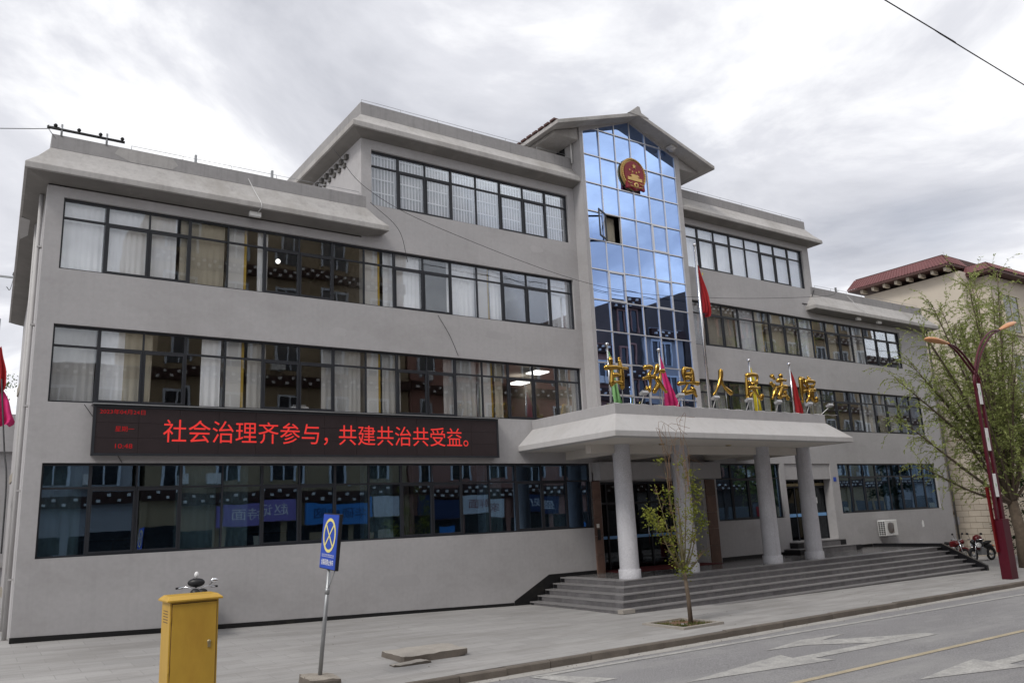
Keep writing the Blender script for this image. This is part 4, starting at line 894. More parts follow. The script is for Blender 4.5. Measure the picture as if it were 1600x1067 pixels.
# no-parking sign on a leaning post
sg = G(5.72, -7.9)
SG = thing('no_parking_sign', (5.72, -7.9, sg), 'blue no-parking board with yellow ring on a leaning grey post', 'sign')
SG.rotation_euler = (R(3.0), R(4.0), R(-1))
def loc_box(name, x0, x1, y0, y1, z0, z1, mat, bevel=0.0):
    return MB().box(x0, x1, y0, y1, z0, z1).build(name, mat, SG, local=True, bevel=bevel)
MB().tube([(0, 0, .1), (0, 0, 1.95)], .035, 12).build('post', 'grey_metal', SG, local=True)
MB().tube([(0, 0, 1.48), (0, 0, 1.58)], .042, 12).build('post_clamp', 'grey_metal', SG, local=True)
bd = loc_box('board', -.05, .012, -.40, .34, 1.88, 2.80, 'black_plastic', .008)
loc_box('blue_face', -.056, -.0505, -.385, .325, 1.895, 2.785, 'sign_blue')
rng = MB(); n = 40; c_ = (-.03, 2.44)
vs = []; fs = []
for k in range(n):
    a = 2 * math.pi * k / n
    for r_ in (.235, .285): vs.append((-.060, c_[0] + r_ * math.cos(a), c_[1] + r_ * math.sin(a)))
for k in range(n): fs.append((2 * k, 2 * k + 1, 2 * ((k + 1) % n) + 1, 2 * ((k + 1) % n)))
rng.add(vs, fs).build('ring', 'sign_yellow', SG, local=True)
for s_ in (-1, 1):
    q = Vector((0, .707, s_ * .707)); p = Vector((0, -.707 * s_, .707)) * .018 if s_ == 1 else Vector((0, .707, .707)) * .018; o_ = Vector((-.061 - .0005 * s_, *c_))
    MB().poly([tuple(o_ - q * .24 - p), tuple(o_ + q * .24 - p), tuple(o_ + q * .24 + p), tuple(o_ - q * .24 + p)]).build('cross_bar', 'sign_yellow', SG, local=True)
pl = Matrix.Translation((-.0605, -.03, 2.00)) @ Matrix.Rotation(R(-90), 4, 'Z') @ Matrix.Rotation(R(90), 4, 'X')
o = text('sign_lettering', '全路段禁止停车', 'sign_white', None, pl, height=.10, width=.56, bold=.01); o.parent = SG
pl = Matrix.Translation((-.0605, -.03, 2.105)) @ Matrix.Rotation(R(-90), 4, 'Z') @ Matrix.Rotation(R(90), 4, 'X')
o = text('sign_small_script', 'ལམ་ཁུལ་འདིར་འཇོག་མི་ཆོག', 'sign_white', None, pl, height=.045, width=.56); o.parent = SG
MB().tube([(0, -.02, 1.55), (.02, -.1, 1.7), (.03, -.2, 1.9)], .008, 5).build('brace_wire', 'grey_metal', SG, local=True)
def rough_block(name, x0, x1, y0, y1, z0, z1, mat, parent, seed, amp=.02, sub=6):
    bm = bmesh.new(); bmesh.ops.create_cube(bm, size=1.0)
    bmesh.ops.subdivide_edges(bm, edges=bm.edges[:], cuts=sub, use_grid_fill=True)
    off = world_loc(parent) if parent else Vector((0, 0, 0))
    for v in bm.verts:
        c = v.co; p = Vector(((x0 + x1) / 2 + c.x * (x1 - x0), (y0 + y1) / 2 + c.y * (y1 - y0), (z0 + z1) / 2 + c.z * (z1 - z0)))
        edge = sum(abs(abs(q) - .5) < 1e-4 for q in c)
        d = mnoise.noise_vector(p * 5 + Vector((seed, seed * 2, 0))) * amp * (1.0 + .8 * (edge > 1))
        v.co = p + d - off - Vector((c.x, c.y, c.z)) * (0.03 if edge > 1 else 0)
    bm.normal_update()
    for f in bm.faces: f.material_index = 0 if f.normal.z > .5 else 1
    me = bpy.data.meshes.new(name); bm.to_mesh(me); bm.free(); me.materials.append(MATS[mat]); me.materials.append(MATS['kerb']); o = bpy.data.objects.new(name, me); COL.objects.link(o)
    if parent: o.parent = parent
    return o
SG.rotation_euler = (0, 0, 0)
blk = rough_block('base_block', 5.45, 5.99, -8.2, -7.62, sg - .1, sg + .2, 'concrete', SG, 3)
SG.rotation_euler = (R(3.0), R(4.0), R(-1))
CS = thing('concrete_slab', (8.4, -6.4, G(8.4, -6.4)), 'rough broken concrete slab lying on the pavement', 'slab')
zs_ = G(8.5, -6.5)
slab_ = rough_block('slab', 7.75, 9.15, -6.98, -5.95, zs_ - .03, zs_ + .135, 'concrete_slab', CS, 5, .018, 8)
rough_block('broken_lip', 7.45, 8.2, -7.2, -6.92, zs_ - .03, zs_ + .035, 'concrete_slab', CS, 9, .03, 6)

# ------------------------------------------------------------------ sapling in its square planter
tz = G(15.2, -6.9)
PL = thing('tree_planter', (15.15, -6.95, tz), 'square stone-edged tree pit with soil and grass in the pavement', 'planter')
for (a, b, c, d) in ((14.48, 15.82, -7.64, -7.54), (14.48, 15.82, -6.36, -6.26), (14.48, 14.58, -7.538, -6.362), (15.72, 15.82, -7.538, -6.362)): bx('edging_stone', a, b, c, d, tz - .1, tz + .055, 'concrete_slab', PL)
m = MB(); vs = []; fs = []
for i in range(15):
    for j in range(15): x, y = 14.58 + i * 1.14 / 14, -7.54 + j * 1.18 / 14; vs.append((x, y, tz + .01 + .035 * mnoise.noise(Vector((x * 5, y * 5, 0)))))
for i in range(14):
    for j in range(14): a = i * 15 + j; fs.append((a, a + 15, a + 16, a + 1))
m.add(vs, fs, True); m.build('soil', 'earth', PL)
gr = MB()
for k in range(900):
    x, y = rnd.uniform(14.6, 15.7), rnd.uniform(-7.5, -6.4)
    if mnoise.noise(Vector((x * 3, y * 3, 7))) < .0 and x > 14.9: continue
    h = rnd.uniform(.03, .09); a = rnd.uniform(0, 6.3); dx_, dy_ = .012 * math.cos(a), .012 * math.sin(a)
    gr.add([(x - dx_, y - dy_, tz), (x + dx_, y + dy_, tz), (x + rnd.uniform(-.04, .04), y + rnd.uniform(-.04, .04), tz + h)], [(0, 1, 2)])
tag(gr.build('pit_grass', 'grass_leaf'), 'thin green weeds growing in the tree pit', 'grass', kind='stuff')
def leaf(m, p, d, ln, wd, rr):
    """a pointed leaf as one bent quad"""
    d = d.normalized(); s_ = d.cross(Vector((rr.uniform(-1, 1), rr.uniform(-1, 1), rr.uniform(-1, 1))))
    if s_.length < 1e-3: s_ = Vector((1, 0, 0))
    s_ = s_.normalized() * wd; mid = p + d * ln * .45
    m.add([p, mid + s_, p + d * ln, mid - s_], [(0, 1, 2, 3)])
SP = thing('sapling_tree', (15.38, -7.0, tz), 'young street tree with sparse yellow-green leaves in the square pit', 'tree')
tb = Vector((15.38, -7.0, tz)); tr = MB(); br = MB(); lf = MB(); tw = MB(); rr = random.Random(11)
tr.tube([tb + Vector((0, 0, -.05)), tb + Vector((-.02, 0, .6)), tb + Vector((-.06, .02, 1.2))], [.06, .05, .045], 10)
tr.build('trunk', 'bark', SP)
fork = tb + Vector((-.06, .02, 1.2))
for k, (dx_, dy_, dz_, n) in enumerate(((-.85, -.1, 1.25, 5), (.55, .0, 1.0, 5), (-.15, .2, 2.4, 5), (.12, -.2, 2.2, 5), (.7, .1, 1.7, 5), (-.45, .25, 1.9, 5), (-.3, -.3, 1.7, 4), (.25, .25, 1.6, 5), (.75, .05, .45, 4), (-.3, .1, .5, 4))):
    end = fork + Vector((dx_, dy_, dz_)); midp = fork.lerp(end, .45) + Vector((dx_ * .12, 0, -.04)); pts = catmull([fork, midp, end], 5)
    br.tube(pts, [.026 - .02 * i / (len(pts) - 1) for i in range(len(pts))], 6)
    for q in range(16):
        f = rr.uniform(.25, 1); p = fork.lerp(midp, f / .45) if f < .45 else midp.lerp(end, (f - .45) / .55)
        d = Vector((rr.uniform(-1, 1), rr.uniform(-1, 1), rr.uniform(-.2, 1))); e_ = p + d * rr.uniform(.1, .3)
        tw.tube([p, e_], [.006, .003], 4, False)
        if dz_ > 1.95 and f > .75: continue
        for _ in range(4):
            pp = p.lerp(e_, rr.uniform(.2, 1.15)) + Vector((rr.gauss(0, .05), rr.gauss(0, .05), rr.gauss(0, .05)))
            leaf(lf, pp, Vector((rr.uniform(-1, 1), rr.uniform(-1, 1), rr.uniform(-.6, .8))), rr.uniform(.05, .10), rr.uniform(.014, .024), rr)
for (cx_, cz_, r_, n) in ((-.98, 1.72, .2, 330), (-.72, 1.5, .2, 260), (-.45, 1.15, .14, 130), (.55, 1.75, .22, 330), (.62, 2.3, .2, 260), (.42, 2.7, .16, 130), (.78, 1.45, .16, 160), (-.05, .42, .2, 160), (.12, .3, .17, 120), (-.3, 2.2, .16, 120), (-.55, 3.0, .1, 60), (.2, 3.0, .12, 60)):
    c_ = fork + Vector((cx_, 0, cz_ - .35))
    for _ in range(int(n * .5)):
        p = c_ + Vector((rr.gauss(0, r_ * .5), rr.gauss(0, r_ * .5), rr.gauss(0, r_ * .6))); leaf(lf, p, Vector((rr.uniform(-1, 1), rr.uniform(-1, 1), rr.uniform(-.6, .8))), rr.uniform(.05, .11), rr.uniform(.014, .026), rr)
for k in range(16):                                     # long bare whips above the crown
    b0 = fork + Vector((rr.uniform(-.35, .45), rr.uniform(-.2, .2), rr.uniform(1.4, 2.2))); hgt = rr.uniform(1.0, 2.0)
    tw.tube(catmull([b0, b0 + Vector((rr.uniform(-.1, .1), 0, hgt * .5)), b0 + Vector((rr.uniform(-.4, .4), rr.uniform(-.1, .1), hgt * .95)), b0 + Vector((rr.uniform(-.55, .55), 0, hgt * rr.uniform(.75, 1.0)))], 4), [.006] * 8 + [.0045] * 5, 4, False)
br.build('limb', 'bark_green', SP); tw.build('twigs', 'twig', SP); lf.build('crown', 'sapling_leaf', SP)

# ------------------------------------------------------------------ street lamp with twin arms
lz = G(30.6, -7.3)
LM = thing('street_lamp', (30.6, -7.3, lz), 'tall maroon twin-blade street lamp with two curved arms and orange heads', 'street lamp')
P0 = Vector((30.6, -7.3, lz))
def blade(x0b, x0t, z0, z1, wb, wt, name, mat, yo=0.0, tk=.09):
    m = MB(); a = P0 + Vector((0, yo, 0))
    m.poly([(a.x + x0b - wb / 2, a.y - tk / 2, a.z + z0), (a.x + x0b + wb / 2, a.y - tk / 2, a.z + z0), (a.x + x0t + wt / 2, a.y - tk / 2, a.z + z1), (a.x + x0t - wt / 2, a.y - tk / 2, a.z + z1)], (0, tk, 0)); return m.build(name, mat, LM, bevel=.008)
blade(0, 0, 0, 2.0, .46, .46, 'base_box', 'lamp_maroon', 0, .34)
blade(-.19, -.17, 2.0, 6.6, .16, .09, 'blade', 'lamp_maroon'); blade(.19, .17, 2.0, 6.6, .2, .1, 'blade', 'lamp_maroon')
blade(-.32, -.36, .9, 3.1, .12, .16, 'red_fin', 'lamp_red', .1, .06); blade(0, 0, 2.0, 2.9, .2, .14, 'red_fin', 'lamp_red', .05, .05)
for z0, z1 in ((2.75, 3.55), (4.35, 5.15), (6.0, 6.75)):
    f = (z0 - 2) / 4.6
    pln = blade(0, 0, z0, z1, .24 - .04 * f, .23 - .04 * f, 'white_plate', 'sign_white', -.02, .06)
    zc = lz + (z0 + z1) / 2; yb = P0.y - .055
    m = MB(); m.poly([(P0.x - .05, yb, zc + .08), (P0.x, yb, zc - .09), (P0.x + .05, yb, zc + .08), (P0.x + .03, yb, zc + .02), (P0.x, yb, zc + .1), (P0.x - .03, yb, zc + .02)]); m.build('green_leaf_mark', 'flag_green', pln)
def arm(sx, dx_, zt, rise, name='arm'):
    for k, (so, zo) in enumerate(((0, .0), (.13, -.22))):
        bx0 = P0.x - sx * .17 + sx * so * .4; pts = [(bx0, P0.y, lz + 6.5), (bx0 + sx * .02, P0.y, lz + 7.0 + zo * .5), (bx0 + sx * dx_ * .3, P0.y, lz + 6.5 + (zt - 6.5) * .66 + zo), (bx0 + sx * dx_ * .68, P0.y, lz + 6.5 + (zt - 6.5) * .93 + zo * .6), (bx0 + sx * dx_, P0.y, lz + zt)]
        cp = catmull(pts, 6); MB().tube(cp, [.05 - .015 * i / (len(cp) - 1) for i in range(len(cp))], 8).build('arm', 'lamp_maroon', LM)
    hx = P0.x - sx * .17 + sx * dx_; m = MB(); vs = []; d = Vector((sx * .98, 0, rise)).normalized()
    up = Vector((-d.z * sx, 0, abs(d.x)))
    st = [(0, .05, .05), (.25, .09, .075), (.6, .14, .11), (1.0, .17, .12), (1.35, .13, .085), (1.5, .03, .02)]; seg = 14; vv = []; ff = []
    for (s_, wy, wz) in st:
        for k in range(seg):
            a = 2 * math.pi * k / seg; q = Vector((hx, P0.y, lz + zt)) + d * s_ + Vector((0, wy * math.cos(a), 0)) + up * wz * math.sin(a) * (1 if math.sin(a) > 0 else .55); vv.append(q)
    for i in range(len(st) - 1):
        for k in range(seg): ff.append((i * seg + k, i * seg + (k + 1) % seg, (i + 1) * seg + (k + 1) % seg, (i + 1) * seg + k))
    ff += [tuple(range(seg)), tuple((len(st) - 1) * seg + k for k in range(seg))]
    m.add(vv, ff, True); m.build('lamp_head', 'lamp_orange', LM)
arm(-1, 1.75, 8.08, .03); arm(1, 2.55, 8.95, .30)

# ------------------------------------------------------------------ motorcycles
def torus(m, c, R_, r_, seg=26, ring=8):
    vs = []; fs = []
    for i in range(seg):
        a = 2 * math.pi * i / seg
        for k in range(ring):
            b = 2 * math.pi * k / ring; q = R_ + r_ * math.cos(b); vs.append((c[0] + q * math.cos(a), c[1] + r_ * math.sin(b), c[2] + q * math.sin(a)))
    for i in range(seg):
        for k in range(ring): fs.append((i * ring + k, ((i + 1) % seg) * ring + k, ((i + 1) % seg) * ring + (k + 1) % ring, i * ring + (k + 1) % ring))
    m.add(vs, fs, True)
def motorcycle(loc, rz, label, body, box=None, phone=False, shield=None, panel=False):
    t = thing('motorcycle', loc, label, 'motorcycle', 'parked motorcycles', rz)
    K = dict(parent=t, local=True)
    for x in (-.62, .64):
        m = MB(); torus(m, (x, 0, .29), .24, .055); wq = m.build('wheel', 'rubber', **K)
        m = MB(); torus(m, (x, 0, .29), .185, .018, 22, 6); m.lathe([(.001, -.07), (.05, -.07), (.05, .07), (.001, .07)], (x, 0, .29), 12, 'y')
        for k in range(5): a = k * 2 * math.pi / 5; m.tube([(x, 0, .29), (x + .18 * math.cos(a), 0, .29 + .18 * math.sin(a))], .012, 5)
        m.build('rim', 'grey_metal', wq, local=True)
    for s_ in (-1, 1): MB().tube([(-.62, s_ * .09, .29), (-.42, s_ * .08, .92)], .024, 8).build('fork', 'chrome', **K)
    m = MB(); m.tube(catmull([(-.42, 0, .85), (-.12, 0, .72), (.2, 0, .62), (.5, 0, .6)], 5), [.04] * 16, 8); m.tube([(-.3, 0, .75), (-.1, 0, .3), (.25, 0, .28), (.35, 0, .6)], .025, 8); m.tube([(.25, .1, .3), (.64, .1, .29)], .02, 6); m.build('frame', 'black_plastic', **K)
    m = MB(); m.box(-.18, .18, -.12, .12, .28, .56); m.ell((-.02, 0, .58), (.17, .12, .12)); m.build('engine', 'grey_metal', **K)
    m = MB(); m.ell((-.14, 0, .80), (.3, .15, .13)); m.ell((-.05, 0, .70), (.2, .13, .1)); m.build('tank', body, **K)
    m = MB(); m.ell((.3, 0, .80), (.36, .13, .07)); m.ell((.55, 0, .84), (.22, .12, .065)); m.build('seat', 'rubber', **K)
    m = MB(); m.ell((.5, 0, .68), (.3, .1, .09)); m.ell((.72, 0, .6), (.14, .08, .1)); m.build('tail_fairing', body, **K)
    m = MB(); m.ell((.80, 0, .66), (.04, .07, .04)); m.build('tail_light', 'amber', **K)
    for s_ in (-1, 1): MB().ell((.72, s_ * .15, .66), (.04, .03, .03)).build('turn_signal', 'amber', **K)
    m = MB(); m.tube(catmull([(.05, .17, .28), (.35, .2, .3), (.8, .2, .42)], 5), [.03] * 5 + [.045] * 6, 10); m.build('exhaust', 'chrome', **K)
    m = MB(); m.lathe([(.001, -.09), (.09, -.06), (.1, .0), (.08, .06), (.001, .08)], (-.55, 0, .88), 16, 'x'); m.build('headlight', 'black_plastic' if not shield else shield, **K)
    m = MB(); torus(m, (-.62, 0, .29), .30, .02, 26, 6); m2 = MB(); 
    fen = []; 
    m = MB(); pts = [(-.62 + .31 * math.cos(R(a)), 0, .29 + .31 * math.sin(R(a))) for a in range(30, 171, 14)]; m.tube(pts, .045, 6); m.build('front_fender', body, **K)
    m = MB(); pts = [(.64 + .32 * math.cos(R(a)), 0, .29 + .32 * math.sin(R(a))) for a in range(-5, 140, 14)]; m.tube(pts, .05, 6); m.build('rear_fender', 'black_plastic', **K)
    m = MB(); m.tube(catmull([(-.30, -.36, .98), (-.38, -.2, 1.0), (-.42, 0, .95), (-.38, .2, 1.0), (-.30, .36, .98)], 5), .013, 8); m.build('handlebar', 'chrome', **K)
    for s_ in (-1, 1):
        MB().tube([(-.32, s_ * .27, .99), (-.28, s_ * .40, .98)], .02, 8).build('grip', 'rubber', **K)
        if phone and s_ > 0: continue
        up = .06 if phone else .2
        MB().tube([(-.37, s_ * .22, 1.0), (-.36, s_ * .30, 1.0 + up)], .007, 6).build('mirror_stalk', 'black_plastic', **K)
        m = MB(); m.ell((-.355, s_ * .34, 1.04 + up), (.018, .075, .05)); m.build('mirror', 'chrome' if phone else 'black_plastic', **K)
    m = MB(); m.tube([(.05, -.13, .22), (.02, -.22, .02)], .014, 6); m.build('side_stand', 'grey_metal', **K)
    if panel:
        for s_ in (-1, 1): m = MB(); m.ell((-.36, s_ * .15, .74), (.2, .03, .12)); m.build('white_side_panel', 'sign_white', **K)
        m = MB(); m.ell((-.3, 0, .6), (.16, .14, .1)); m.build('red_belly_panel', 'red_paint', **K)
    if box: m = MB(); m.box(.56, .92, -.17, .17, .92, 1.14); m.build('top_box', box, bevel=.04, **K)
    if phone:
        m = MB(); m.tube([(-.42, 0, .98), (-.42, 0, 1.16)], .02, 6); m.ell((-.42, 0, 1.08), (.09, .17, .09)); m.build('instrument_pod', 'black_plastic', **K)
        m = MB(); m.ell((-.42, 0, 1.24), (.045, .045, .06)); m.build('white_lamp_cap', 'sign_white', **K)
    return t
motorcycle((40.15, -1.75, G(40.1, -1.75)), R(-8), 'black motorcycle with white front panel parked right of the steps', 'black_plastic', panel=True)
hb = thing('red_helmet', (39.75, -1.75, .05), 'dark red helmet resting on the black motorcycle', 'helmet'); MB().ell((39.95, -1.74, .0), (.24, .2, .2), 20, 12).build('shell', 'red_paint', hb); MB().ell((39.9, -1.82, -.06), (.2, .17, .1)).build('visor', 'black_plastic', hb)
motorcycle((40.3, .95 - 1.3, G(40.3, 0)), R(80), 'red scooter seen head-on behind the cheek of the steps', 'red_paint', shield='red_paint')
mc = motorcycle((5.45, -.95, G(5.4, -.95)), R(70), 'black motorcycle mostly hidden behind the yellow utility cabinet', 'black_plastic', phone=True); mc.scale = (1.13, 1.13, 1.13)

# ------------------------------------------------------------------ willow on the right
WT = thing('willow_tree', (36.3, -5.3, G(36.3, -5.3)), 'large willow with thin drooping yellow-green branches at the right edge', 'tree')
wb = Vector((36.3, -5.3, G(36.3, -5.3))); rr = random.Random(5); tr = MB(); br = MB(); lf = MB(); tw = MB()
tr.tube([wb + Vector((0, 0, -.1)), wb + Vector((.05, 0, 1.3)), wb + Vector((.0, .1, 2.6))], [.27, .22, .2], 12); tr.build('trunk', 'bark', WT)
fk = wb + Vector((0, .1, 2.5))
limbs = []
for (dx_, dy_, dz_, w_) in ((-6.9, .3, 3.3, .085), (-6.2, .6, 4.9, .08), (-5.4, -.5, 6.2, .08), (-4.2, .4, 7.0, .08), (-2.9, .8, 4.4, .07), (-1.9, .2, 7.4, .08), (-3.8, .9, 5.2, .09), (-2.2, -.6, 6.6, .1), (-.6, .6, 7.8, .11), (1.2, -.4, 8.6, .1), (-.9, -.3, 9.0, .08), (2.2, .3, 9.2, .08), (3.0, .5, 6.0, .09), (4.6, .2, 4.0, .08), (-1.6, -1.6, 5.0, .08), (1.8, 1.8, 5.6, .08), (.4, -2.0, 5.4, .08), (-3.2, -1.0, 3.9, .07), (-4.9, .9, 1.6, .07), (-4.4, -.2, 4.7, .07), (2.4, -1.4, 3.4, .07), (-1.2, .4, 3.9, .07), (1.0, .3, 4.6, .07), (-2.6, .4, 3.0, .06), (-3.4, .2, 8.0, .07), (-2.3, -.8, 8.8, .07), (-1.4, .9, 8.4, .07), (.2, -.9, 9.6, .07), (1.4, .6, 9.8, .07), (-.2, -1.2, 6.6, .07), (-3.0, -.9, 5.6, .07), (.9, -.8, 6.2, .07), (-4.8, .7, 5.6, .06), (-1.8, -1.2, 3.2, .06), (.2, -1.0, 3.0, .06)):
    end = fk + Vector((dx_, dy_, dz_)); mid = fk.lerp(end, .5) + Vector((-dx_ * .06, 0, -.25 if dz_ < 4 else .35)); pts = catmull([fk, mid, end], 7)
    br.tube(pts, [w_ * (1 - .8 * i / (len(pts) - 1)) for i in range(len(pts))], 7); limbs.append(pts)
def switch(p, d, ln, droop, n):
    """a long leafy willow switch"""
    pts = [p]; v = d.normalized()
    for i in range(7): v = (v + Vector((rr.uniform(-.15, .15), rr.uniform(-.15, .15), -droop * (.25 + .17 * i)))).normalized(); pts.append(pts[-1] + v * ln / 7)
    tw.tube(pts, [.008 - .0008 * i for i in range(8)], 3, False)
    for _ in range(n):
        f = rr.uniform(.1, 7); i = min(6, int(f)); q = pts[i].lerp(pts[i + 1], f - i); t_ = pts[i + 1] - pts[i]
        leaf(lf, q, t_.normalized() * .7 + Vector((rr.uniform(-.7, .7), rr.uniform(-.7, .7), rr.uniform(-.6, .25))), rr.uniform(.08, .15), rr.uniform(.013, .022), rr)
for pts in limbs:
    L_ = len(pts); seglen = (pts[-1] - pts[0]).length
    for k in range(int(11 + seglen * 5.6)):
        i = rr.uniform(.28, .999) * (L_ - 1); j = int(i); p = pts[j].lerp(pts[j + 1], i - j); t_ = (pts[j + 1] - pts[j]).normalized()
        d = t_ * .7 + Vector((rr.uniform(-1, 1), rr.uniform(-1, 1), rr.uniform(-.1, .9)))
        switch(p, d, rr.uniform(.7, 1.75), rr.choice((.12, .3, .55)), rr.randint(22, 40))
br.build('limb', 'bark', WT); tw.build('switches', 'bark_green', WT); lf.build('crown', 'willow_leaf', WT)

CX, CY = 42.6, -3.3
CF = thing('conifer_tree', (CX, CY, -1.1), 'dark green conifer at the right edge behind the street lamp', 'tree')
rr = random.Random(21); m = MB(); m.tube([(CX, CY, -1.2), (CX, CY, 6.5)], [.16, .03], 8); m.build('trunk', 'bark', CF); m = MB()
for k in range(70):
    h = rr.uniform(.3, 7.2); ln = (7.6 - h) * .36 * rr.uniform(.6, 1); a = rr.uniform(0, 6.283); p = Vector((CX, CY, -1.0 + h)); d = Vector((math.cos(a), math.sin(a), -.15))
    for q in range(70):
        f = rr.uniform(.1, 1); c_ = p + d * ln * f + Vector((rr.gauss(0, .1), rr.gauss(0, .1), rr.gauss(0, .08))); leaf(m, c_, d + Vector((rr.uniform(-.8, .8), rr.uniform(-.8, .8), rr.uniform(-.6, .3))), rr.uniform(.1, .22), rr.uniform(.02, .04), rr)
m.build('crown', 'conifer_leaf', CF)

# ------------------------------------------------------------------ neighbour on the right: beige, red tiled roof
NB = thing('beige_building', (50, 6, -1.1), 'beige building with red tiled roof behind the willow', 'building')
nx, ny, nz0, nz1 = 44.0, -1.05, -1.4, 13.75
m = MB(); m.box(nx, 62, ny, 4.5, nz0, nz1); m.build('wall', 'beige_wall', NB)
m = MB(); m.box(nx - .012, nx - .001, ny, 4.5, nz0, 4.9); m.build('mortar_bed', 'mortar', NB)
bh, bw = .30, .62; cnt = 0
for r in range(20):
    z = -1.15 + r * bh
    for c in range(15):
        y0 = ny + c * bw - (bw / 2 if r % 2 else 0); y1 = y0 + bw - .018
        y0 = max(y0, ny - .02)
        y1 = min(y1, 4.5)
        if y1 - y0 < .1 or cnt >= 300: continue
        p = rnd.uniform(.016, .026); bx('stone_block', nx - p - .012, nx - .004, y0, y1, z, z + bh - .02, 'beige_block', NB); cnt += 1
bx('faded_paint_patch', nx - .05, nx - .042, 1.0, 2.4, .55, .95, 'faded_paint', NB)
for k in range(5): bx('faded_stencil', nx - .05, nx - .042, 1.15 + k * .22, 1.3 + k * .22, 1.05, 1.2, 'mortar', NB)
def tiled(p0, p1, p2, p3, n, name='roof'):
    """a sloped roof plane p0-p1 (eave) to p3-p2 (ridge) with rolls of tiles running down it"""
    m = MB(); a, b, c, d = map(Vector, (p0, p1, p2, p3)); m.poly([a, b, c, d]); r_ = m.build('roof', 'tile_red', NB)
    m = MB()
    for i in range(n + 1):
        f = i / n; m.tube([a.lerp(b, f), d.lerp(c, f)], .035, 5, False)
    m.build('tile_rolls', 'tile_red', r_, kind='stuff'); return r_
ez, rz_ = 14.15, 14.72; ox = nx - .72; oy = ny - .05
oy = -.95; 
tiled((ox, 5.1, ez), (ox, oy, ez), (ox + .35, oy + .45, rz_), (ox + .35, 4.75, rz_), 34)
tiled((ox, oy, ez), (45.2, oy, ez), (45.2, oy + .45, rz_), (ox + .35, oy + .45, rz_), 12)
tiled((44.6, -2.45, 13.65), (62, -2.45, 13.65), (62, -2.0, 14.1), (45.0, -2.0, 14.1), 90)
tiled((44.6, oy, 13.65), (44.6, -2.45, 13.65), (45.0, -2.0, 14.1), (45.0, oy, 14.1), 8)
m = MB(); m.box(ox + .02, 62, oy + .02, 5.08, ez - .12, ez - .005); m.box(44.63, 62, -2.42, oy, 13.5, 13.64); m.box(ox + .35, 62, oy + .45, 4.7, rz_ - .5, rz_ + .06); m.box(45.02, 62, -1.98, oy + .5, 13.7, 14.14); m.build('cornice', 'tile_dark', NB)
for i in range(8): y = ny + .4 + i * .7; bx('eave_block', nx - .5, nx - .001, y, y + .16, ez - .32, ez - .125, 'beige_trim', NB)
m = MB(); m.box(45.2, 62, -1.9, ny - .001, nz0, 13.45); m.build('front_bay', 'beige_wall', NB)
for i in range(5):
    for fl in range(4):
        x0 = 46.3 + i * 3.2; z0 = .6 + fl * 3.3; w_ = bx('window', x0, x0 + 1.7, -1.93, -1.86, z0, z0 + 2.0, 'dark_window', NB)
        fr_ = MB(); 
        for q in ((x0 - .1, x0, z0 - .1, z0 + 2.1), (x0 + 1.7, x0 + 1.8, z0 - .1, z0 + 2.1)): fr_.box(q[0], q[1], -1.98, -1.901, q[2], q[3])
        fr_.box(x0, x0 + 1.7, -1.98, -1.901, z0 + 2.0, z0 + 2.1); fr_.box(x0 - .1, x0 + 1.8, -2.0, -1.901, z0 - .18, z0 - .1); fr_.box(x0 + .82, x0 + .88, -1.96, -1.931, z0, z0 + 2.0); fr_.build('window_surround', 'beige_trim', NB)

# ------------------------------------------------------------------ far left: annexe, flags, pole, trees
AN = thing('grey_annexe', (-6, 20, 0), 'low grey annexe at the far left behind the court building', 'building')
m = MB(); m.box(-14, 3.4, 17, 24, -1, 5.6); m.build('wall', 'plaster', AN)
m = MB(); m.box(-14.2, 3.45, 16.7, 17, 5.4, 6.9); m.build('parapet', 'plaster', AN); m = MB(); m.box(-14, 3.4, 16.85, 17, .9, 1.1); m.build('string_course', 'plaster_eave', AN)
bx('door', -1.9, -.5, 16.95, 17.02, -.4, 2.2, 'furniture', AN)
FP = thing('flag_cluster_pole', (1.30, 9, -.3), 'flagpole at the left edge with red, pink and yellow flags', 'flagpole')
MB().tube([(1.30, 9, -.35), (1.30, 9, 9.0)], .03, 8).build('pole', 'grey_metal', FP)
hang_flag(FP, 1.28, 9, 8.2, 6.7, .1, .35, 'flag_red', .1, 3); hang_flag(FP, 1.15, 9.1, 6.9, 5.6, .3, .75, 'flag_pink', .4, 5); hang_flag(FP, 1.22, 8.9, 6.2, 5.2, .1, .26, 'flag_yellow', .1, 8); hang_flag(FP, .95, 9.05, 6.8, 5.4, .1, .24, 'flag_green', .1, 9)
UP = thing('utility_pole', (1.0, 30, -.3), 'grey utility pole with crossarm far left beyond the annexe', 'pole')
MB().tube([(1.0, 30, -.4), (1.0, 30, 17.5)], [.14, .1], 10).build('pole', 'grey_metal', UP); bx('crossarm', -.2, 2.6, 29.95, 30.05, 16.3, 16.4, 'grey_metal', UP)
for x in (0, 2.4): MB().lathe([(.001, 16.7), (.09, 16.66), (.12, 16.5), (.05, 16.4)], (x, 30, 0), 10).build('insulator', 'rubber', UP)
cable([(2.4, 30, 16.7), (1.9, 20, 13), (1.5, 12, 10.9)], .015, 'thin wire from the utility pole to the left eave')
cable([(-30, 20, 19), (1.0, 30, 16.5)], .015, 'thin wire reaching the utility pole from the left')
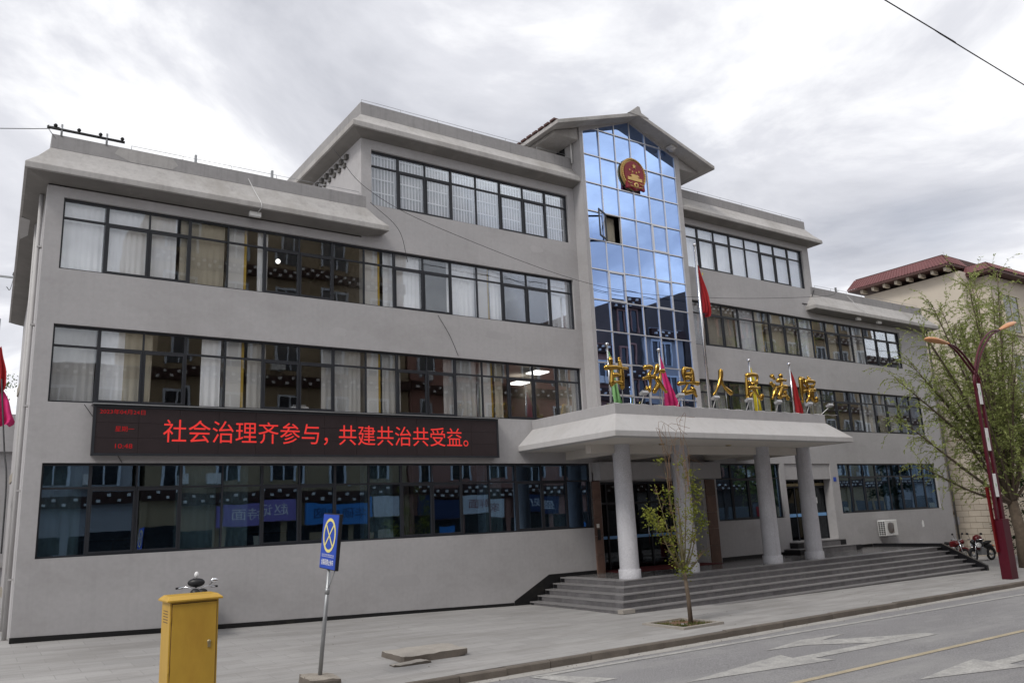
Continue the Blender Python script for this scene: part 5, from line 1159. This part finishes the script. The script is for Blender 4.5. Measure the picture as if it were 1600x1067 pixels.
def round_tree(name, loc, h, r_, label, seed):
    t = thing(name, loc, label, 'tree', 'trees behind the annexe'); q = random.Random(seed); m = MB(); p = Vector(loc)
    m.tube([p, p + Vector((.1, 0, h * .6)), p + Vector((0, .1, h * .8))], [.18, .12, .05], 8); m.build('trunk', 'bark', t)
    m = MB(); cl = [p + Vector((q.gauss(0, r_ * .5), q.gauss(0, r_ * .5), h * .68 + q.gauss(0, h * .16))) for _ in range(26)]
    for c_ in cl:
        for _ in range(330): leaf(m, c_ + Vector((q.gauss(0, r_ * .2), q.gauss(0, r_ * .2), q.gauss(0, r_ * .2))), Vector((q.uniform(-1, 1), q.uniform(-1, 1), q.uniform(-1, 1))), q.uniform(.09, .17), q.uniform(.03, .05), q)
    m.build('crown', 'far_leaf', t)
round_tree('poplar_tree', (.2, 27, -.3), 10.5, 1.8, 'green leafy tree rising behind the low grey annexe', 3)
round_tree('poplar_tree', (-3.6, 30, -.3), 9.5, 2.0, 'leafy tree at the left picture edge behind the annexe', 4)

# ------------------------------------------------------------------ buildings across the street (seen mirrored in the glass)
def opposite(x0, x1, h, mat, label, storeys, signs=()):
    y = -25.0; z0 = -.9; t = thing('street_building', ((x0 + x1) / 2, y - 5, z0), label, 'building', 'buildings across the street')
    MB().box(x0 + .02, x1 - .02, y - 10, y, z0, h).build('wall', mat, t)
    sh = (h - 4.3) / storeys
    bands = [3.5] + [4.3 + sh * (k + 1) - .75 for k in range(storeys)]
    for kb, bz in enumerate(bands):
        if 0 < kb < storeys and (kb + int(x0)) % 2: continue
        b_ = MB().box(x0, x1, y, y + .28, bz, bz + .62).build('cornice_band', 'opp_band', t)
        m = MB(); sp = .62 + .16 * ((kb + int(x0)) % 3); n = int((x1 - x0 - .6) / sp)
        for i in range(n):
            for row in range(2):
                xx = x0 + .3 + i * sp + row * sp / 2; m.box(xx, xx + .16, y + .28, y + .42, bz + .1 + row * .27, bz + .24 + row * .27)
        m.build('white_beam_ends', 'pillar_white', b_)
    n = max(1, int((x1 - x0) / 2.6)); step = (x1 - x0) / n
    for k in range(storeys):
        zb = 4.3 + sh * k + .25
        for i in range(n):
            xa = x0 + step * (i + .5) - .62
            w_ = MB().box(xa, xa + 1.24, y - .05, y + .02, zb, zb + min(1.7, sh - 1.1)).build('window', 'dark_window', t)
            m = MB(); hh = min(1.7, sh - 1.1)
            for q in ((xa - .12, xa, zb - .1, zb + hh), (xa + 1.24, xa + 1.36, zb - .1, zb + hh), (xa - .12, xa + 1.36, zb + hh, zb + hh + .14), (xa + .58, xa + .66, zb, zb + hh)): m.box(q[0], q[1], y + .001, y + .12, q[2], q[3])
            m.build('window_surround', 'shop_white' if mat != 'opp_dark' else 'opp_pink', w_)
    m = MB(); m.box(x0 + .3, x1 - .3, y, y + .06, z0, 2.15); m.build('shop_front', 'dark_window', t)
    for i in range(int((x1 - x0) / 3.8) + 1): MB().box(x0 + i * 3.8, x0 + i * 3.8 + .35, y, y + .1, z0, 3.5).build('shop_pier', mat, t)
    q = random.Random(int(x0 * 10) + 3)
    for k in range(int((x1 - x0) / 3)):
        xa = q.uniform(x0 + .5, x1 - 1.5); za = q.choice((4.5, 4.5 + sh, 4.5 + 2 * sh)); MB().box(xa, xa + .8, y, y + .35, za, za + .55).build('wall_unit', 'pillar_white', t)
        xa = q.uniform(x0 + .5, x1 - 1.5); MB().box(xa, xa + q.uniform(.5, 1.3), y + .061, y + .09, q.uniform(-.6, .2), q.uniform(.9, 1.9)).build('shop_poster', q.choice(('shop_white', 'shop_blue', 'flag_red', 'opp_tan', 'shop_purple', 'curtain_tan')), t)
    for (xa, xb, sm, txt, tm) in signs:
        s_ = MB().box(xa, xb, y + .29, y + .4, 2.2, 3.4).build('shop_sign', sm, t)
        if txt: text('shop_lettering', txt, tm, s_, back((xa + xb) / 2, y + .405, 2.85), height=.62, width=(xb - xa) * .78)
opposite(-25, 8.6, 11.0, 'opp_grey', 'low grey shop building across the street, first of the row', 2)
opposite(8.8, 24.2, 21.0, 'opp_tan', 'tall tan building with dotted cornices across the street', 5, ((12.7, 17.2, 'shop_purple', '赵记特面', 'sign_white'), (17.6, 21.7, 'shop_blue', '华硕电脑', 'shop_navy'), (21.8, 23.6, 'shop_white', '', 'shop_navy')))
opposite(24.3, 41.6, 14.5, 'opp_pink', 'reddish shop building with white window frames across the street', 3, ((28.2, 31.6, 'shop_white', '家鲜面', 'emblem_red'), (32.4, 36.4, 'shop_navy', '盛视广', 'shop_white'), (24.8, 27.8, 'shop_navy', '', 'shop_white')))
opposite(41.8, 44.6, 18.4, 'opp_dark', 'narrow dark tower house with ornate cornice across the street', 5)
opposite(44.8, 49.0, 16.2, 'opp_grey', 'grey building between two dark ones across the street', 4)
opposite(49.2, 60.0, 19.6, 'opp_dark', 'dark ornate building across the street, farther along', 5)
opposite(60.3, 78.0, 22.0, 'opp_tan', 'tall tan building near the far end across the street', 5)
opposite(78.2, 96.0, 17.0, 'opp_grey', 'grey building at the far end across the street', 4)
